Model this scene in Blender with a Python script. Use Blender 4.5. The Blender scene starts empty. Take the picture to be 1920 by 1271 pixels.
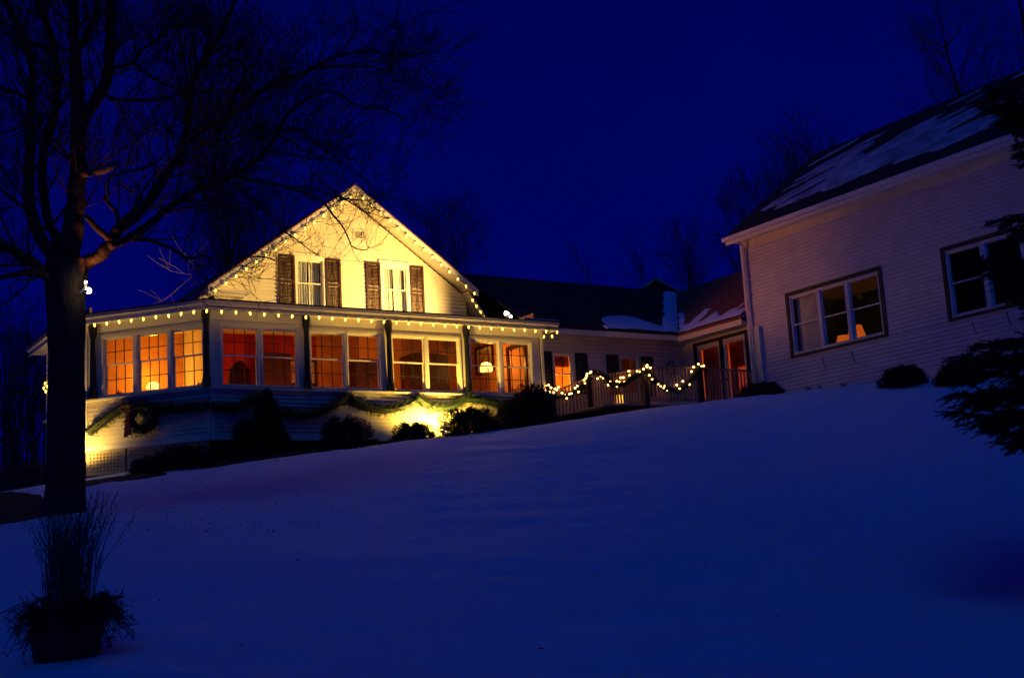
import bpy, math, random
import numpy as np
from mathutils import Vector, Matrix, noise
random.seed(7)
sc = bpy.context.scene
COL = sc.collection

# ------------------------------------------------------------------ camera
FOC = 2384.0; W0, H0 = 1920, 1271
pit, rol, az = math.radians(10.18), math.radians(-3.38), math.radians(56.8)
fw = Vector((0, math.cos(pit), math.sin(pit))); r0 = Vector((1, 0, 0)); u0 = r0.cross(fw)
rr = math.cos(rol)*r0 + math.sin(rol)*u0; uu = -math.sin(rol)*r0 + math.cos(rol)*u0
def lev(v): return Vector((math.sin(az)*v.x + math.cos(az)*v.y, -math.cos(az)*v.x + math.sin(az)*v.y, v.z))
FW, RR, UU = lev(fw), lev(rr), lev(uu)
cam = bpy.data.cameras.new('camera'); cam_o = bpy.data.objects.new('camera', cam); COL.objects.link(cam_o)
M = Matrix.Identity(4)
for i in range(3):
    M[i][0] = RR[i]; M[i][1] = UU[i]; M[i][2] = -FW[i]
cam_o.matrix_world = M
cam.sensor_width = 36; cam.lens = 36*FOC/W0; cam.clip_start = 0.1; cam.clip_end = 2000
sc.camera = cam_o
def ray(px, py): return FW + RR*((px-W0/2)/FOC) - UU*((py-H0/2)/FOC)
def dep(px, py, d): return ray(px, py)*d                 # a point of the place at depth d metres
def onX(px, py, x): r = ray(px, py); return r*(x/r.x)
def onY(px, py, y): r = ray(px, py); return r*(y/r.y)

# ------------------------------------------------------------------ dusk sky and an added blue fill
world = bpy.data.worlds.new("World"); sc.world = world; world.use_nodes = True
nt = world.node_tree; nt.nodes.clear()
out = nt.nodes.new('ShaderNodeOutputWorld'); bg = nt.nodes.new('ShaderNodeBackground')
tc = nt.nodes.new('ShaderNodeTexCoord'); sep = nt.nodes.new('ShaderNodeSeparateXYZ')
cr = nt.nodes.new('ShaderNodeValToRGB')
nt.links.new(tc.outputs['Generated'], sep.inputs[0]); nt.links.new(sep.outputs['Z'], cr.inputs[0])
els = cr.color_ramp.elements
els[0].position = 0.0; els[0].color = (0.0004, 0.0009, 0.150, 1)
els[1].position = 1.0; els[1].color = (0.0003, 0.0024, 0.082, 1)
for p_, c_ in ((0.14, (0.0003, 0.0010, 0.130, 1)), (0.30, (0.0003, 0.0012, 0.104, 1)), (0.46, (0.0003, 0.0014, 0.090, 1))):
    e = els.new(p_); e.color = c_
cn = nt.nodes.new('ShaderNodeTexNoise'); cn.inputs['Scale'].default_value = 2.6; cn.inputs['Detail'].default_value = 5; cn.inputs['Distortion'].default_value = .6
mr = nt.nodes.new('ShaderNodeMapRange'); mr.inputs[1].default_value = .3; mr.inputs[2].default_value = .7; mr.inputs[3].default_value = .90; mr.inputs[4].default_value = 1.09
vm = nt.nodes.new('ShaderNodeVectorMath'); vm.operation = 'SCALE'
nt.links.new(tc.outputs['Generated'], cn.inputs['Vector']); nt.links.new(cn.outputs['Fac'], mr.inputs[0]); nt.links.new(cr.outputs[0], vm.inputs[0]); nt.links.new(mr.outputs[0], vm.inputs['Scale'])
nt.links.new(vm.outputs[0], bg.inputs[0]); bg.inputs[1].default_value = 1.0
nt.links.new(bg.outputs[0], out.inputs[0])
dusk_fill = bpy.data.lights.new('dusk_fill', 'SUN'); dusk_fill.energy = 0.15; dusk_fill.angle = math.radians(25); dusk_fill.color = (0.0, 0.24, 1.0)  # added blue fill lamp without a visible source, tints the snow
dusk_fill_o = bpy.data.objects.new('dusk_fill', dusk_fill); COL.objects.link(dusk_fill_o)
dusk_fill_o.rotation_euler = (math.radians(38), 0, math.radians(-35))
sc.view_settings.view_transform = 'Standard'; sc.view_settings.look = 'None'
sc.view_settings.exposure = 0; sc.view_settings.gamma = 1; sc.view_settings.use_curve_mapping = False
sc.cycles.use_denoising = True
try: sc.cycles.denoiser = 'OPENIMAGEDENOISE'
except Exception: pass
sc.cycles.max_bounces = 6; sc.cycles.transparent_max_bounces = 12
sc.cycles.caustics_reflective = False; sc.cycles.caustics_refractive = False
sc.cycles.sample_clamp_indirect = 4

# ------------------------------------------------------------------ materials
MAT = {}
def mat(name, col, rough=.6, nscale=0, namp=0., bump=0., bscale=30, metal=0, spec=.4, wave=None, col2=None, emis=None, estr=0):
    m = bpy.data.materials.new(name); m.use_nodes = True; n = m.node_tree; b = n.nodes['Principled BSDF']
    b.inputs['Base Color'].default_value = (*col, 1); b.inputs['Roughness'].default_value = rough
    b.inputs['Metallic'].default_value = metal; b.inputs['Specular IOR Level'].default_value = spec
    t = n.nodes.new('ShaderNodeTexCoord')
    if nscale:
        tx = n.nodes.new('ShaderNodeTexNoise'); tx.inputs['Scale'].default_value = nscale; tx.inputs['Detail'].default_value = 6
        n.links.new(t.outputs['Object'], tx.inputs['Vector'])
        mx = n.nodes.new('ShaderNodeMix'); mx.data_type = 'RGBA'
        c2 = col2 or tuple(c*(1-namp) for c in col)
        mx.inputs[6].default_value = (*col, 1); mx.inputs[7].default_value = (*c2, 1)
        rp = n.nodes.new('ShaderNodeValToRGB'); rp.color_ramp.elements[0].position = .38; rp.color_ramp.elements[1].position = .66
        n.links.new(tx.outputs['Fac'], rp.inputs[0]); n.links.new(rp.outputs[0], mx.inputs[0])
        n.links.new(mx.outputs[2], b.inputs['Base Color'])
    if bump:
        tb = n.nodes.new('ShaderNodeTexNoise'); tb.inputs['Scale'].default_value = bscale; tb.inputs['Detail'].default_value = 5
        mp = n.nodes.new('ShaderNodeMapping'); n.links.new(t.outputs['Object'], mp.inputs[0]); n.links.new(mp.outputs[0], tb.inputs['Vector'])
        if wave: mp.inputs['Scale'].default_value = wave
        bp = n.nodes.new('ShaderNodeBump'); bp.inputs['Strength'].default_value = 1; bp.inputs['Distance'].default_value = bump
        n.links.new(tb.outputs['Fac'], bp.inputs['Height']); n.links.new(bp.outputs[0], b.inputs['Normal'])
    if emis:
        b.inputs['Emission Color'].default_value = (*emis, 1); b.inputs['Emission Strength'].default_value = estr
    MAT[name] = m; return m
mat('snow', (.70, .79, .88), .75, 1.6, .06, .05, 2.2)
mat('thin_snow', (.50, .57, .67), .8, 1.6, .5, .03, 6, col2=(.22, .26, .32))
mat('roof_snow', (.70, .79, .88), .7, 3, .06, .03, 6)
mat('paint', (.74, .67, .48), .55, 5, .10, .002, 40)
mat('trim', (.78, .71, .52), .5, 6, .07, .001, 60)
mat('siding', (.72, .65, .47), .6, 2.3, .12, .003, 25, wave=(1, 1, 6))
mat('barn_siding', (.70, .66, .66), .6, 2.3, .14, .003, 25, wave=(1, 1, 6))
mat('barn_trim', (.72, .70, .70), .5, 6, .07, .001, 60)
mat('shutter', (.042, .009, .006), .5, 20, .35, .002, 60)
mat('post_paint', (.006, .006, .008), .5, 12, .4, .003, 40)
mat('shingle', (.022, .019, .019), .9, 7, .5, .02, 14)
mat('brown_shingle', (.27, .09, .045), .9, 7, .5, .02, 14)
mat('dark_trim', (.012, .014, .016), .6, 15, .3)
mat('rail_wood', (.36, .20, .14), .7, 18, .35, .003, 30, wave=(1, 1, .2))
mat('deck_wood', (.20, .14, .10), .8, 12, .4, .004, 30)
mat('lattice', (.42, .33, .20), .7, 20, .3, .002, 40)
mat('bark', (.052, .034, .024), .95, 9, .55, .035, 22, wave=(1, 1, .35))
mat('twig', (.055, .034, .022), .9, 9, .4, .01, 40)
mat('cut_wood', (.30, .19, .10), .9, 22, .8, .02, 40)
mat('needles', (.018, .040, .016), .7, 9, .5)
mat('garland_green', (.022, .044, .014), .7, 14, .5)
mat('dry_grass', (.15, .11, .07), .9, 20, .4)
mat('barrel_wood', (.07, .045, .03), .85, 16, .5, .004, 40)
mat('iron', (.03, .03, .03), .5, 14, .3, metal=.7)
mat('mulch', (.022, .016, .012), 1, 6, .5, .06, 14)
mat('wall_orange', (.62, .27, .08), .8, 3, .18, .002, 20)
mat('wall_red', (.46, .028, .010), .8, 4, .2, .002, 20)
mat('ceiling_paint', (.70, .55, .36), .8, 2, .1)
mat('dark_furniture', (.05, .012, .006), .4, 8, .5)
mat('chair_fabric', (.10, .016, .010), .9, 25, .4)
mat('picture_mat', (.62, .50, .34), .7, 9, .2)
mat('picture_art', (.25, .10, .05), .6, 5, .8, col2=(.60, .42, .22))
mat('curtain', (.62, .64, .56), .9, 6, .15)
mat('red_curtain', (.50, .06, .02), .9, 9, .3)
mat('bow_red', (.22, .02, .015), .6, 9, .3)
mat('cable', (.02, .04, .02), .6, 9, .3)
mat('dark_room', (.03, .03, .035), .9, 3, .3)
mat('metal_white', (.6, .6, .6), .35, 12, .1, metal=.2)
mat('bulb_warm', (.9, .8, .5), .3, emis=(1.0, .64, .10), estr=3.6)
mat('bulb_amber', (.9, .7, .4), .3, emis=(1.0, .48, .12), estr=9)
mat('flood_lens', (.9, .9, .8), .2, emis=(1.0, .80, .42), estr=14)
mat('shade_glow', (.9, .7, .4), .6, emis=(1.0, .55, .13), estr=2.2)
mat('shade_dim', (.7, .3, .1), .6, emis=(1.0, .16, .015), estr=.42)
mat('pane_glow', (.8, .5, .2), .6, 2.2, .3, emis=(1.0, .40, .06), estr=.9)
def glassmat(name, tint, fac, rough=.03):
    m = bpy.data.materials.new(name); m.use_nodes = True; n = m.node_tree; n.nodes.clear()
    o = n.nodes.new('ShaderNodeOutputMaterial'); t = n.nodes.new('ShaderNodeBsdfTransparent'); g = n.nodes.new('ShaderNodeBsdfGlossy')
    fr = n.nodes.new('ShaderNodeLayerWeight'); fr.inputs[0].default_value = fac; mx = n.nodes.new('ShaderNodeMixShader')
    tx = n.nodes.new('ShaderNodeTexNoise'); tx.inputs['Scale'].default_value = 1.7; bp = n.nodes.new('ShaderNodeBump')
    tcn = n.nodes.new('ShaderNodeTexCoord'); n.links.new(tcn.outputs['Object'], tx.inputs['Vector'])
    bp.inputs['Distance'].default_value = .004; n.links.new(tx.outputs['Fac'], bp.inputs['Height']); n.links.new(bp.outputs[0], g.inputs['Normal'])
    t.inputs[0].default_value = (*tint, 1); g.inputs[0].default_value = (.9, .9, .9, 1); g.inputs[1].default_value = rough
    n.links.new(fr.outputs['Fresnel'], mx.inputs[0]); n.links.new(t.outputs[0], mx.inputs[1]); n.links.new(g.outputs[0], mx.inputs[2]); n.links.new(mx.outputs[0], o.inputs[0])
    MAT[name] = m
glassmat('glass', (.95, .95, .94), .07, .015)

# ------------------------------------------------------------------ mesh helpers
def wloc(o):
    v = Vector((0, 0, 0))
    while o is not None: v += o.location; o = o.parent
    return v
class MB:
    def __init__(s): s.v = []; s.f = []
    def add(s, vs, fs):
        k = len(s.v); s.v += [tuple(p) for p in vs]; s.f += [tuple(i+k for i in f) for f in fs]
    def hexa(s, p):   # 8 points: bottom 4 ccw, top 4 ccw
        s.add(p, ((0, 3, 2, 1), (4, 5, 6, 7), (0, 1, 5, 4), (1, 2, 6, 5), (2, 3, 7, 6), (3, 0, 4, 7)))
    def box(s, x0, x1, y0, y1, z0, z1):
        s.hexa([(x0, y0, z0), (x1, y0, z0), (x1, y1, z0), (x0, y1, z0), (x0, y0, z1), (x1, y0, z1), (x1, y1, z1), (x0, y1, z1)])
    def bar(s, a, b, w, h, up=Vector((0, 0, 1))):
        a = Vector(a); b = Vector(b); d = (b-a).normalized()
        sd = d.cross(up)
        sd = sd.normalized() if sd.length > 1e-4 else Vector((1, 0, 0))
        u2 = sd.cross(d).normalized(); sd = sd*w/2; u2 = u2*h/2
        s.hexa([a-sd-u2, a+sd-u2, b+sd-u2, b-sd-u2, a-sd+u2, a+sd+u2, b+sd+u2, b-sd+u2])
    def tube(s, pts, rad, n=6, cap=True):
        pts = [Vector(p) for p in pts]
        if not hasattr(rad, '__len__'): rad = [rad]*len(pts)
        k = len(s.v); up = None
        for i, p in enumerate(pts):
            d = (pts[min(i+1, len(pts)-1)] - pts[max(i-1, 0)])
            if d.length < 1e-9: d = Vector((0, 0, 1))
            d.normalize()
            if up is None: up = Vector((0, 0, 1)) if abs(d.z) < .9 else Vector((1, 0, 0))
            a = d.cross(up).normalized(); b = a.cross(d).normalized(); up = b
            for j in range(n):
                t = 2*math.pi*j/n; s.v.append(tuple(p + (a*math.cos(t) + b*math.sin(t))*rad[i]))
        for i in range(len(pts)-1):
            for j in range(n):
                j2 = (j+1) % n
                s.f.append((k+i*n+j, k+i*n+j2, k+(i+1)*n+j2, k+(i+1)*n+j))
        if cap:
            s.f.append(tuple(k+j for j in range(n))[::-1]); s.f.append(tuple(k+(len(pts)-1)*n+j for j in range(n)))
    def lathe(s, c, prof, n=12):   # prof: (r, z)
        c = Vector(c); k = len(s.v)
        for r, z in prof:
            for j in range(n):
                t = 2*math.pi*j/n; s.v.append((c.x+r*math.cos(t), c.y+r*math.sin(t), c.z+z))
        for i in range(len(prof)-1):
            for j in range(n):
                j2 = (j+1) % n; s.f.append((k+i*n+j, k+i*n+j2, k+(i+1)*n+j2, k+(i+1)*n+j))
        s.f.append(tuple(k+j for j in range(n))[::-1]); s.f.append(tuple(k+(len(prof)-1)*n+j for j in range(n)))
    def build(s, name, m, parent=None, smooth=False, **props):
        off = wloc(parent) if parent is not None else Vector((0, 0, 0))
        me = bpy.data.meshes.new(name)
        me.from_pydata([(a-off.x, b-off.y, c-off.z) for a, b, c in s.v], [], s.f); me.materials.append(MAT[m])
        if smooth: me.polygons.foreach_set('use_smooth', [True]*len(me.polygons))
        me.update()
        o = bpy.data.objects.new(name, me); COL.objects.link(o)
        if parent is not None: o.parent = parent
        for k_, v_ in props.items(): o[k_] = v_
        return o
def thing(name, loc, label, cat, group=None):
    o = bpy.data.objects.new(name, None); COL.objects.link(o); o.location = Vector(loc); o.empty_display_size = .3
    o['label'] = label; o['category'] = cat
    if group: o['group'] = group
    return o
def tag(o, label, cat, group=None):
    o['label'] = label; o['category'] = cat
    if group: o['group'] = group
    return o
def inst(name, mesh, loc, parent, rot=None):
    o = bpy.data.objects.new(name, mesh); COL.objects.link(o); o.parent = parent; o.location = Vector(loc) - wloc(parent)
    if rot: o.rotation_euler = rot
    return o
def meshof(mb, name, m, smooth=False):
    me = bpy.data.meshes.new(name); me.from_pydata(mb.v, [], mb.f); me.materials.append(MAT[m])
    if smooth: me.polygons.foreach_set('use_smooth', [True]*len(me.polygons))
    return me
class Fr:     # a wall's own frame: u along the wall, n outward, z up
    def __init__(s, O, U, N): s.O = Vector(O); s.U = Vector(U).normalized(); s.N = Vector(N).normalized()
    def P(s, u, n, z): return s.O + s.U*u + s.N*n + Vector((0, 0, z))
    def box(s, mb, u0, u1, n0, n1, z0, z1):
        mb.hexa([s.P(u0, n1, z0), s.P(u1, n1, z0), s.P(u1, n0, z0), s.P(u0, n0, z0), s.P(u0, n1, z1), s.P(u1, n1, z1), s.P(u1, n0, z1), s.P(u0, n0, z1)])
def wallpanel(mb, fr, u0, u1, z0, z1, holes, n0=-.12, n1=0.):
    us = sorted({u0, u1, *[h[0] for h in holes], *[h[1] for h in holes]}); zs = sorted({z0, z1, *[h[2] for h in holes], *[h[3] for h in holes]})
    us = [u for u in us if u0 <= u <= u1]; zs = [z for z in zs if z0 <= z <= z1]
    for a, b in zip(us, us[1:]):
        run = None
        for c, d in zip(zs, zs[1:]):
            hole = any(h[0] < (a+b)/2 < h[1] and h[2] < (c+d)/2 < h[3] for h in holes)
            if not hole:
                run = (run[0], d) if run else (c, d)
            if hole or d == zs[-1]:
                if run: fr.box(mb, a, b, n0, n1, run[0], run[1]); run = None
def clapboards(fr, u0, u1, z0, z1, holes, parent, m='siding', ex=.1, n0=0.002, lo=None, hi=None):
    z = z0; lo = lo or (lambda q: u0); hi = hi or (lambda q: u1)
    while z < z1-1e-4:
        zt = min(z+ex, z1)
        cuts = sorted({z, zt, *[h for H in holes for h in H[2:] if z+.004 < h < zt-.004]})
        for a, b in zip(cuts, cuts[1:]):
            mid = (a+b)/2
            blocked = sorted([(h[0], h[1]) for h in holes if h[2] < mid < h[3]])
            spans = []; cur = None
            lo_a, lo_b, hi_a, hi_b = lo(a), lo(b), hi(a), hi(b)
            if hi_b-lo_b < .03 and hi_a-lo_a < .06: continue
            left = (lo_a, lo_b)
            for h0, h1 in blocked:
                if h0 > max(left)+.01: spans.append((left[0], left[1], h0, h0))
                if h1 > min(left): left = (max(h1, left[0]), max(h1, left[1]))
            if hi_a > left[0]+.01: spans.append((left[0], left[1], hi_a, max(hi_b, left[1])))
            b = b-.017 if b-a > .04 else b
            ta = .034 - .028*(a-z)/ex; tb = .034 - .028*(b-z)/ex; j = random.uniform(-.0012, .0012)
            for A, B, C, D in spans:
                mb = MB()
                mb.hexa([fr.P(A, n0+ta+j, a), fr.P(C, n0+ta+j, a), fr.P(C, n0, a), fr.P(A, n0, a), fr.P(B, n0+tb+j, b), fr.P(D, n0+tb+j, b), fr.P(D, n0, b), fr.P(B, n0, b)])
                mb.build('clapboard', m, parent)
        z += ex
def window(fr, parent, u0, u1, z0, z1, zm, cols=3, rows=2, fmat='trim', casing=.055, depth=.10, lowcols=None, munt='dark_trim', lowrows=None, cz=None):
    """double hung window: casing, upper and lower sash, muntins, panes; (u0,u1,z0,z1) is the glass field"""
    mb = MB(); c = casing; o = .035
    U0, U1, Z0, Z1 = u0-o, u1+o, z0-o, z1+o
    fr.box(mb, U0-.02, U0, -depth, .028, Z0, Z1); fr.box(mb, U1, U1+.02, -depth, .028, Z0, Z1)
    fr.box(mb, U0-.02, U1+.02, -depth, .030, Z1, Z1+.02); fr.box(mb, U0-.02, U1+.02, -depth, .034, Z0-.025, Z0)
    if c > .03:
        fr.box(mb, U0-c, U0-.02, .0, .040, Z0-.025, Z1+.02); fr.box(mb, U1+.02, U1+c, .0, .040, Z0-.025, Z1+.02)
        fr.box(mb, U0-c, U1+c, .0, .046, Z1+.02, Z1+.02+c)
    w = mb.build('window', fmat, parent)
    def sash(name, a, b, n0, n1, nc, nr):
        s = MB(); t = .035
        fr.box(s, U0, U0+t, n0, n1, a, b); fr.box(s, U1-t, U1, n0, n1, a, b); fr.box(s, U0+t, U1-t, n0+.001, n1-.001, b-t*.9, b); fr.box(s, U0+t, U1-t, n0+.001, n1-.001, a, a+t*.9)
        s.build(name, fmat, w)
        gu0, gu1, gz0, gz1 = U0+t, U1-t, a+t*.9, b-t*.9; nm = (n0+n1)/2
        if nc > 1 or nr > 1:
            g = MB()
            for i in range(1, nc): x = gu0+(gu1-gu0)*i/nc; fr.box(g, x-.008, x+.008, nm-.009, nm+.009, gz0, gz1)
            for i in range(1, nr): x = gz0+(gz1-gz0)*i/nr; fr.box(g, gu0, gu1, nm-.0075, nm+.0075, x-.008, x+.008)
            g.build('muntins', munt, w)
        for i in range(nc):
            for k in range(nr):
                p = MB(); e = .006 if nc > 1 else 0
                fr.box(p, gu0+(gu1-gu0)*i/nc+e, gu0+(gu1-gu0)*(i+1)/nc-e, nm-.002, nm+.002, gz0+(gz1-gz0)*k/nr+e, gz0+(gz1-gz0)*(k+1)/nr-e)
                p.build('pane', 'glass', w)
    sash('upper_sash', zm-.018, Z1, -.045, -.012, cols, rows)
    sash('lower_sash', Z0, zm+.018, -.082, -.049, lowcols or cols, lowrows or rows)
    return w
def spot(name, loc, target, power, col, size=60, blend=.6, rad=.05):
    l = bpy.data.lights.new(name, 'SPOT'); l.energy = power; l.color = col; l.spot_size = math.radians(size); l.spot_blend = blend; l.shadow_soft_size = rad
    o = bpy.data.objects.new(name, l); COL.objects.link(o); o.location = loc
    o.rotation_euler = (Vector(target)-Vector(loc)).to_track_quat('-Z', 'Y').to_euler(); return o
def point(name, loc, power, col, rad=.08):
    l = bpy.data.lights.new(name, 'POINT'); l.energy = power; l.color = col; l.shadow_soft_size = rad
    o = bpy.data.objects.new(name, l); COL.objects.link(o); o.location = loc; return o

# ------------------------------------------------------------------ snowy hill
ctrl = [(1.81, 9.25, -.53), (4.69, 7.41, -.72), (7.57, 5.57, -.92), (2.18, 8.95, -.34), (0, 0, -1.6), (0, 4, -1.15), (4.45, 18.6, 1.16), (1.3, 15, .45),
        (-3, 18, .7), (3.94, 20.29, .93), (1.5, 21.5, .75), (7.64, 29.64, 2.55), (8.3, 28.9, 2.62), (6.5, 25, 2.03), (7.84, 25, 2.08), (8.94, 25, 2.29), (11.05, 25, 2.59), (13.23, 25, 2.91),
        (15.91, 25, 3.17), (11, 27.2, 2.80), (14, 27.2, 3.02), (18, 27.3, 3.35), (18.76, 27, 3.60), (19.41, 24.16, 3.58), (20.5, 26, 3.6), (22.06, 23.59, 3.85), (23.18, 22.84, 3.90), (22.5, 26, 3.7),
        (24, 23.65, 4.03), (24, 21.47, 3.92), (24, 19.84, 3.77), (24, 18.34, 3.61), (24, 16.98, 3.44), (24, 12, 2.6), (24.5, 28, 3.7), (28, 20, 3.9), (18, 33, 3.4), (8, 36, 2.6),
        (14, 45, 3.5), (30, 42, 4.5), (38, 20, 4.2), (-10, 40, .6), (-20, 24, -.6), (0, 60, 1.5), (50, 60, 5), (18, -2, -1.6), (30, 3, .3), (-15, 5, -2.2), (0, -15, -2.6)]
for px, py, d in ((960, 1000, 15), (960, 900, 20), (1500, 1000, 14.5), (1500, 860, 21), (500, 1000, 17), (1850, 850, 18), (700, 900, 21.5)): ctrl.append(tuple(dep(px, py, d)))
C = np.array(ctrl); XY = C[:, :2]; N_ = len(C)
def tk(r): return r*r*np.log(r+1e-9)
A = np.zeros((N_+3, N_+3)); A[:N_, :N_] = tk(np.linalg.norm(XY[:, None]-XY[None], axis=2)) + np.eye(N_)*.8
A[:N_, N_] = 1; A[:N_, N_+1:] = XY; A[N_, :N_] = 1; A[N_+1:, :N_] = XY.T
WT = np.linalg.solve(A, np.concatenate([C[:, 2], np.zeros(3)]))
def gz_np(X, Y):
    sh = X.shape; X = np.clip(X.ravel(), -30, 60); Y = np.clip(Y.ravel(), -25, 75)
    r = np.sqrt((X[:, None]-XY[None, :, 0])**2 + (Y[:, None]-XY[None, :, 1])**2)
    return (tk(r)@WT[:N_] + WT[N_] + X*WT[N_+1] + Y*WT[N_+2]).reshape(sh)
def gz(x, y): return float(gz_np(np.array([float(x)]), np.array([float(y)]))[0])
gx = np.concatenate([np.linspace(-400, -40, 10), np.linspace(-30, -4, 20)[:-1], np.arange(-4, 27, .17), np.linspace(28, 70, 24), np.linspace(90, 500, 9)])
gy = np.concatenate([np.linspace(-400, -40, 10), np.linspace(-25, 1, 20)[:-1], np.arange(1, 32, .17), np.linspace(33, 80, 24), np.linspace(100, 500, 9)])
GX, GY = np.meshgrid(gx, gy, indexing='ij'); GZ = gz_np(GX, GY)
vs = []; nx, ny = GX.shape
for i in range(nx):
    for j in range(ny):
        x, y = GX[i, j], GY[i, j]
        h = noise.noise(Vector((x*.35, y*.35, 0)))*.045 + noise.noise(Vector((x*1.1, y*1.1, 3)))*.034 + noise.noise(Vector((x*3, y*3, 9)))*.015
        vs.append((x, y, GZ[i, j]+h))
fs = [(i*ny+j, (i+1)*ny+j, (i+1)*ny+j+1, i*ny+j+1) for i in range(nx-1) for j in range(ny-1)]
g = MB(); g.v = vs; g.f = fs; ground = g.build('snow_ground', 'snow', smooth=True); ground['kind'] = 'structure'

# ------------------------------------------------------------------ farmhouse with its enclosed porch
YF = 27.21
house = thing('farmhouse', (13.5, 29.8, 3), 'white gabled farmhouse with glowing wraparound porch windows and dark red shutters', 'house')
FF = Fr((9.68, YF, 0), (1, 0, 0), (0, -1, 0)); XR_ = 9.07                # front face, u = X-9.68
Lu = Vector((.643, -.766, 0)); LL = 3.25
FL = Fr(Vector((9.68, YF, 0)) - Lu*LL, Lu, (-.766, -.643, 0))           # canted face, corner at u=LL
cx, cy = FL.O.x, FL.O.y
FW_ = Fr((cx, 33.4, 0), (0, -1, 0), (-1, 0, 0)); LW = 33.4-cy            # west face
Z0w, ZS, ZT = 3.27, 4.34, 6.14
pairs = [(10.01, 10.80), (10.97, 11.76), (12.17, 12.97), (13.13, 13.91), (14.33, 15.14), (15.32, 16.13), (16.55, 17.32), (17.51, 18.31)]
pairs = [(a-9.68, b-9.68) for a, b in pairs]
lwin = [(.56, 1.26), (1.45, 2.16), (2.34, 3.06)]
GZ0, GZ1, GZM = 4.45, 5.70, 5.105
o = .056
for fr, L, wins, nm in ((FF, XR_, pairs, 'front'), (FL, LL, lwin, 'canted'), (FW_, LW, [(LW-1.25, LW-.55)], 'west')):
    holes = [(a-o, b+o, GZ0-.06, GZ1+.056) for a, b in wins]
    mb = MB(); wallpanel(mb, fr, (.05 if fr is FF else 0), L-(0.05 if fr is FL else 0), 3.175, ZT, holes)
    w = mb.build('porch_wall', 'paint', house)
    clapboards(fr, .06 if fr is not FW_ else 0, L-.06, Z0w, ZS-.03, [], w, ex=.096)
    if fr is FW_: clapboards(fr, 0, L-.10, ZS, ZT-.02, [(a-.13, b+.13, GZ0-.1, GZ1+.14) for a, b in wins], w, ex=.105)
    t = MB()
    for u in ((0, .075), (L-.075, L)): fr.box(t, u[0], u[1], .003, .034, Z0w, ZT)
    fr.box(t, 0, L, .0, .045, Z0w-.10, Z0w); t.build('corner_board', 'trim', house)
    s = MB(); fr.box(s, -.04, L+.04, -.02, .115, ZS-.03, ZS+.012); s.build('window_ledge', 'trim', house)
    for a, b in wins: window(fr, house, a, b, GZ0, GZ1, GZM + (.02 if fr is FL else 0))
# frieze boards under the porch eave
for fr, L in ((FF, XR_), (FL, LL), (FW_, LW)):
    t = MB(); fr.box(t, 0, L, .002, .030, 5.90, 6.12); t.build('frieze', 'trim', house)
# eave: soffit, fascia with proud lip, roof edge
def offs(n):   # eave outline offset n metres from the porch walls
    tq = math.tan(math.radians(25)); k = n
    c1 = Vector((9.68-k*tq*1.0, YF-k, 0)); c0 = Vector((cx-k, cy-k*tq, 0))
    return [Vector((cx-k, 33.7, 0)), c0, c1, Vector((19.02, YF-k, 0))]
def strip(mb, n0, n1, z0, z1):
    a, b = offs(n0), offs(n1)
    for i in range(3):
        p, q, r, s_ = a[i], a[i+1], b[i+1], b[i]
        mb.hexa([p+Vector((0, 0, z0)), q+Vector((0, 0, z0)), r+Vector((0, 0, z0)), s_+Vector((0, 0, z0)), p+Vector((0, 0, z1)), q+Vector((0, 0, z1)), r+Vector((0, 0, z1)), s_+Vector((0, 0, z1))])
mb = MB(); strip(mb, .0, .40, 6.10, 6.125); mb.build('soffit', 'trim', house)
mb = MB(); strip(mb, .375, .40, 6.055, 6.265)
mb.box(19.0, 19.025, 26.82, 27.4, 6.055, 6.265); mb.build('fascia', 'trim', house)
mb = MB(); strip(mb, .402, .455, 6.175, 6.27); mb.build('gutter', 'trim', house)
mb = MB(); k = .50; a = offs(k); zz = 6.275
back = [Vector((cx-k, 33.7, 6.62)), Vector((cx-k+1.8, 33.7, 6.85)), Vector((19.02, 31.0, 6.70))]
top = [Vector((a[0].x, a[0].y, zz)), Vector((a[1].x, a[1].y, zz)), Vector((a[2].x, a[2].y, zz)), Vector((a[3].x+.05, a[3].y, zz)), Vector((19.07, 31.0, 6.72)), Vector((9.5, 31.0, 6.72)), Vector((8.7, 33.7, 6.66))]
nn = len(top); mb.add(top + [p-Vector((0, 0, .028)) for p in top], [tuple(range(nn)), tuple(range(2*nn-1, nn-1, -1))] + [(i, i+nn, (i+1) % nn+nn, (i+1) % nn) for i in range(nn)])
mb.build('porch_roof', 'shingle', house)
# thin snow left on the roof edge, right end
mb = MB(); mb.bar((17.9, 26.80, 6.305), (19.0, 26.80, 6.305), .12, .022); mb.build('snow_strip', 'roof_snow', house)
# right end wall of porch
FE = Fr((18.75, YF, 0), (0, 1, 0), (1, 0, 0)); mb = MB(); FE.box(mb, .0, 4.2, -.12, 0, 2.95, 6.12); mb.build('porch_wall', 'paint', house)
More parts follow.
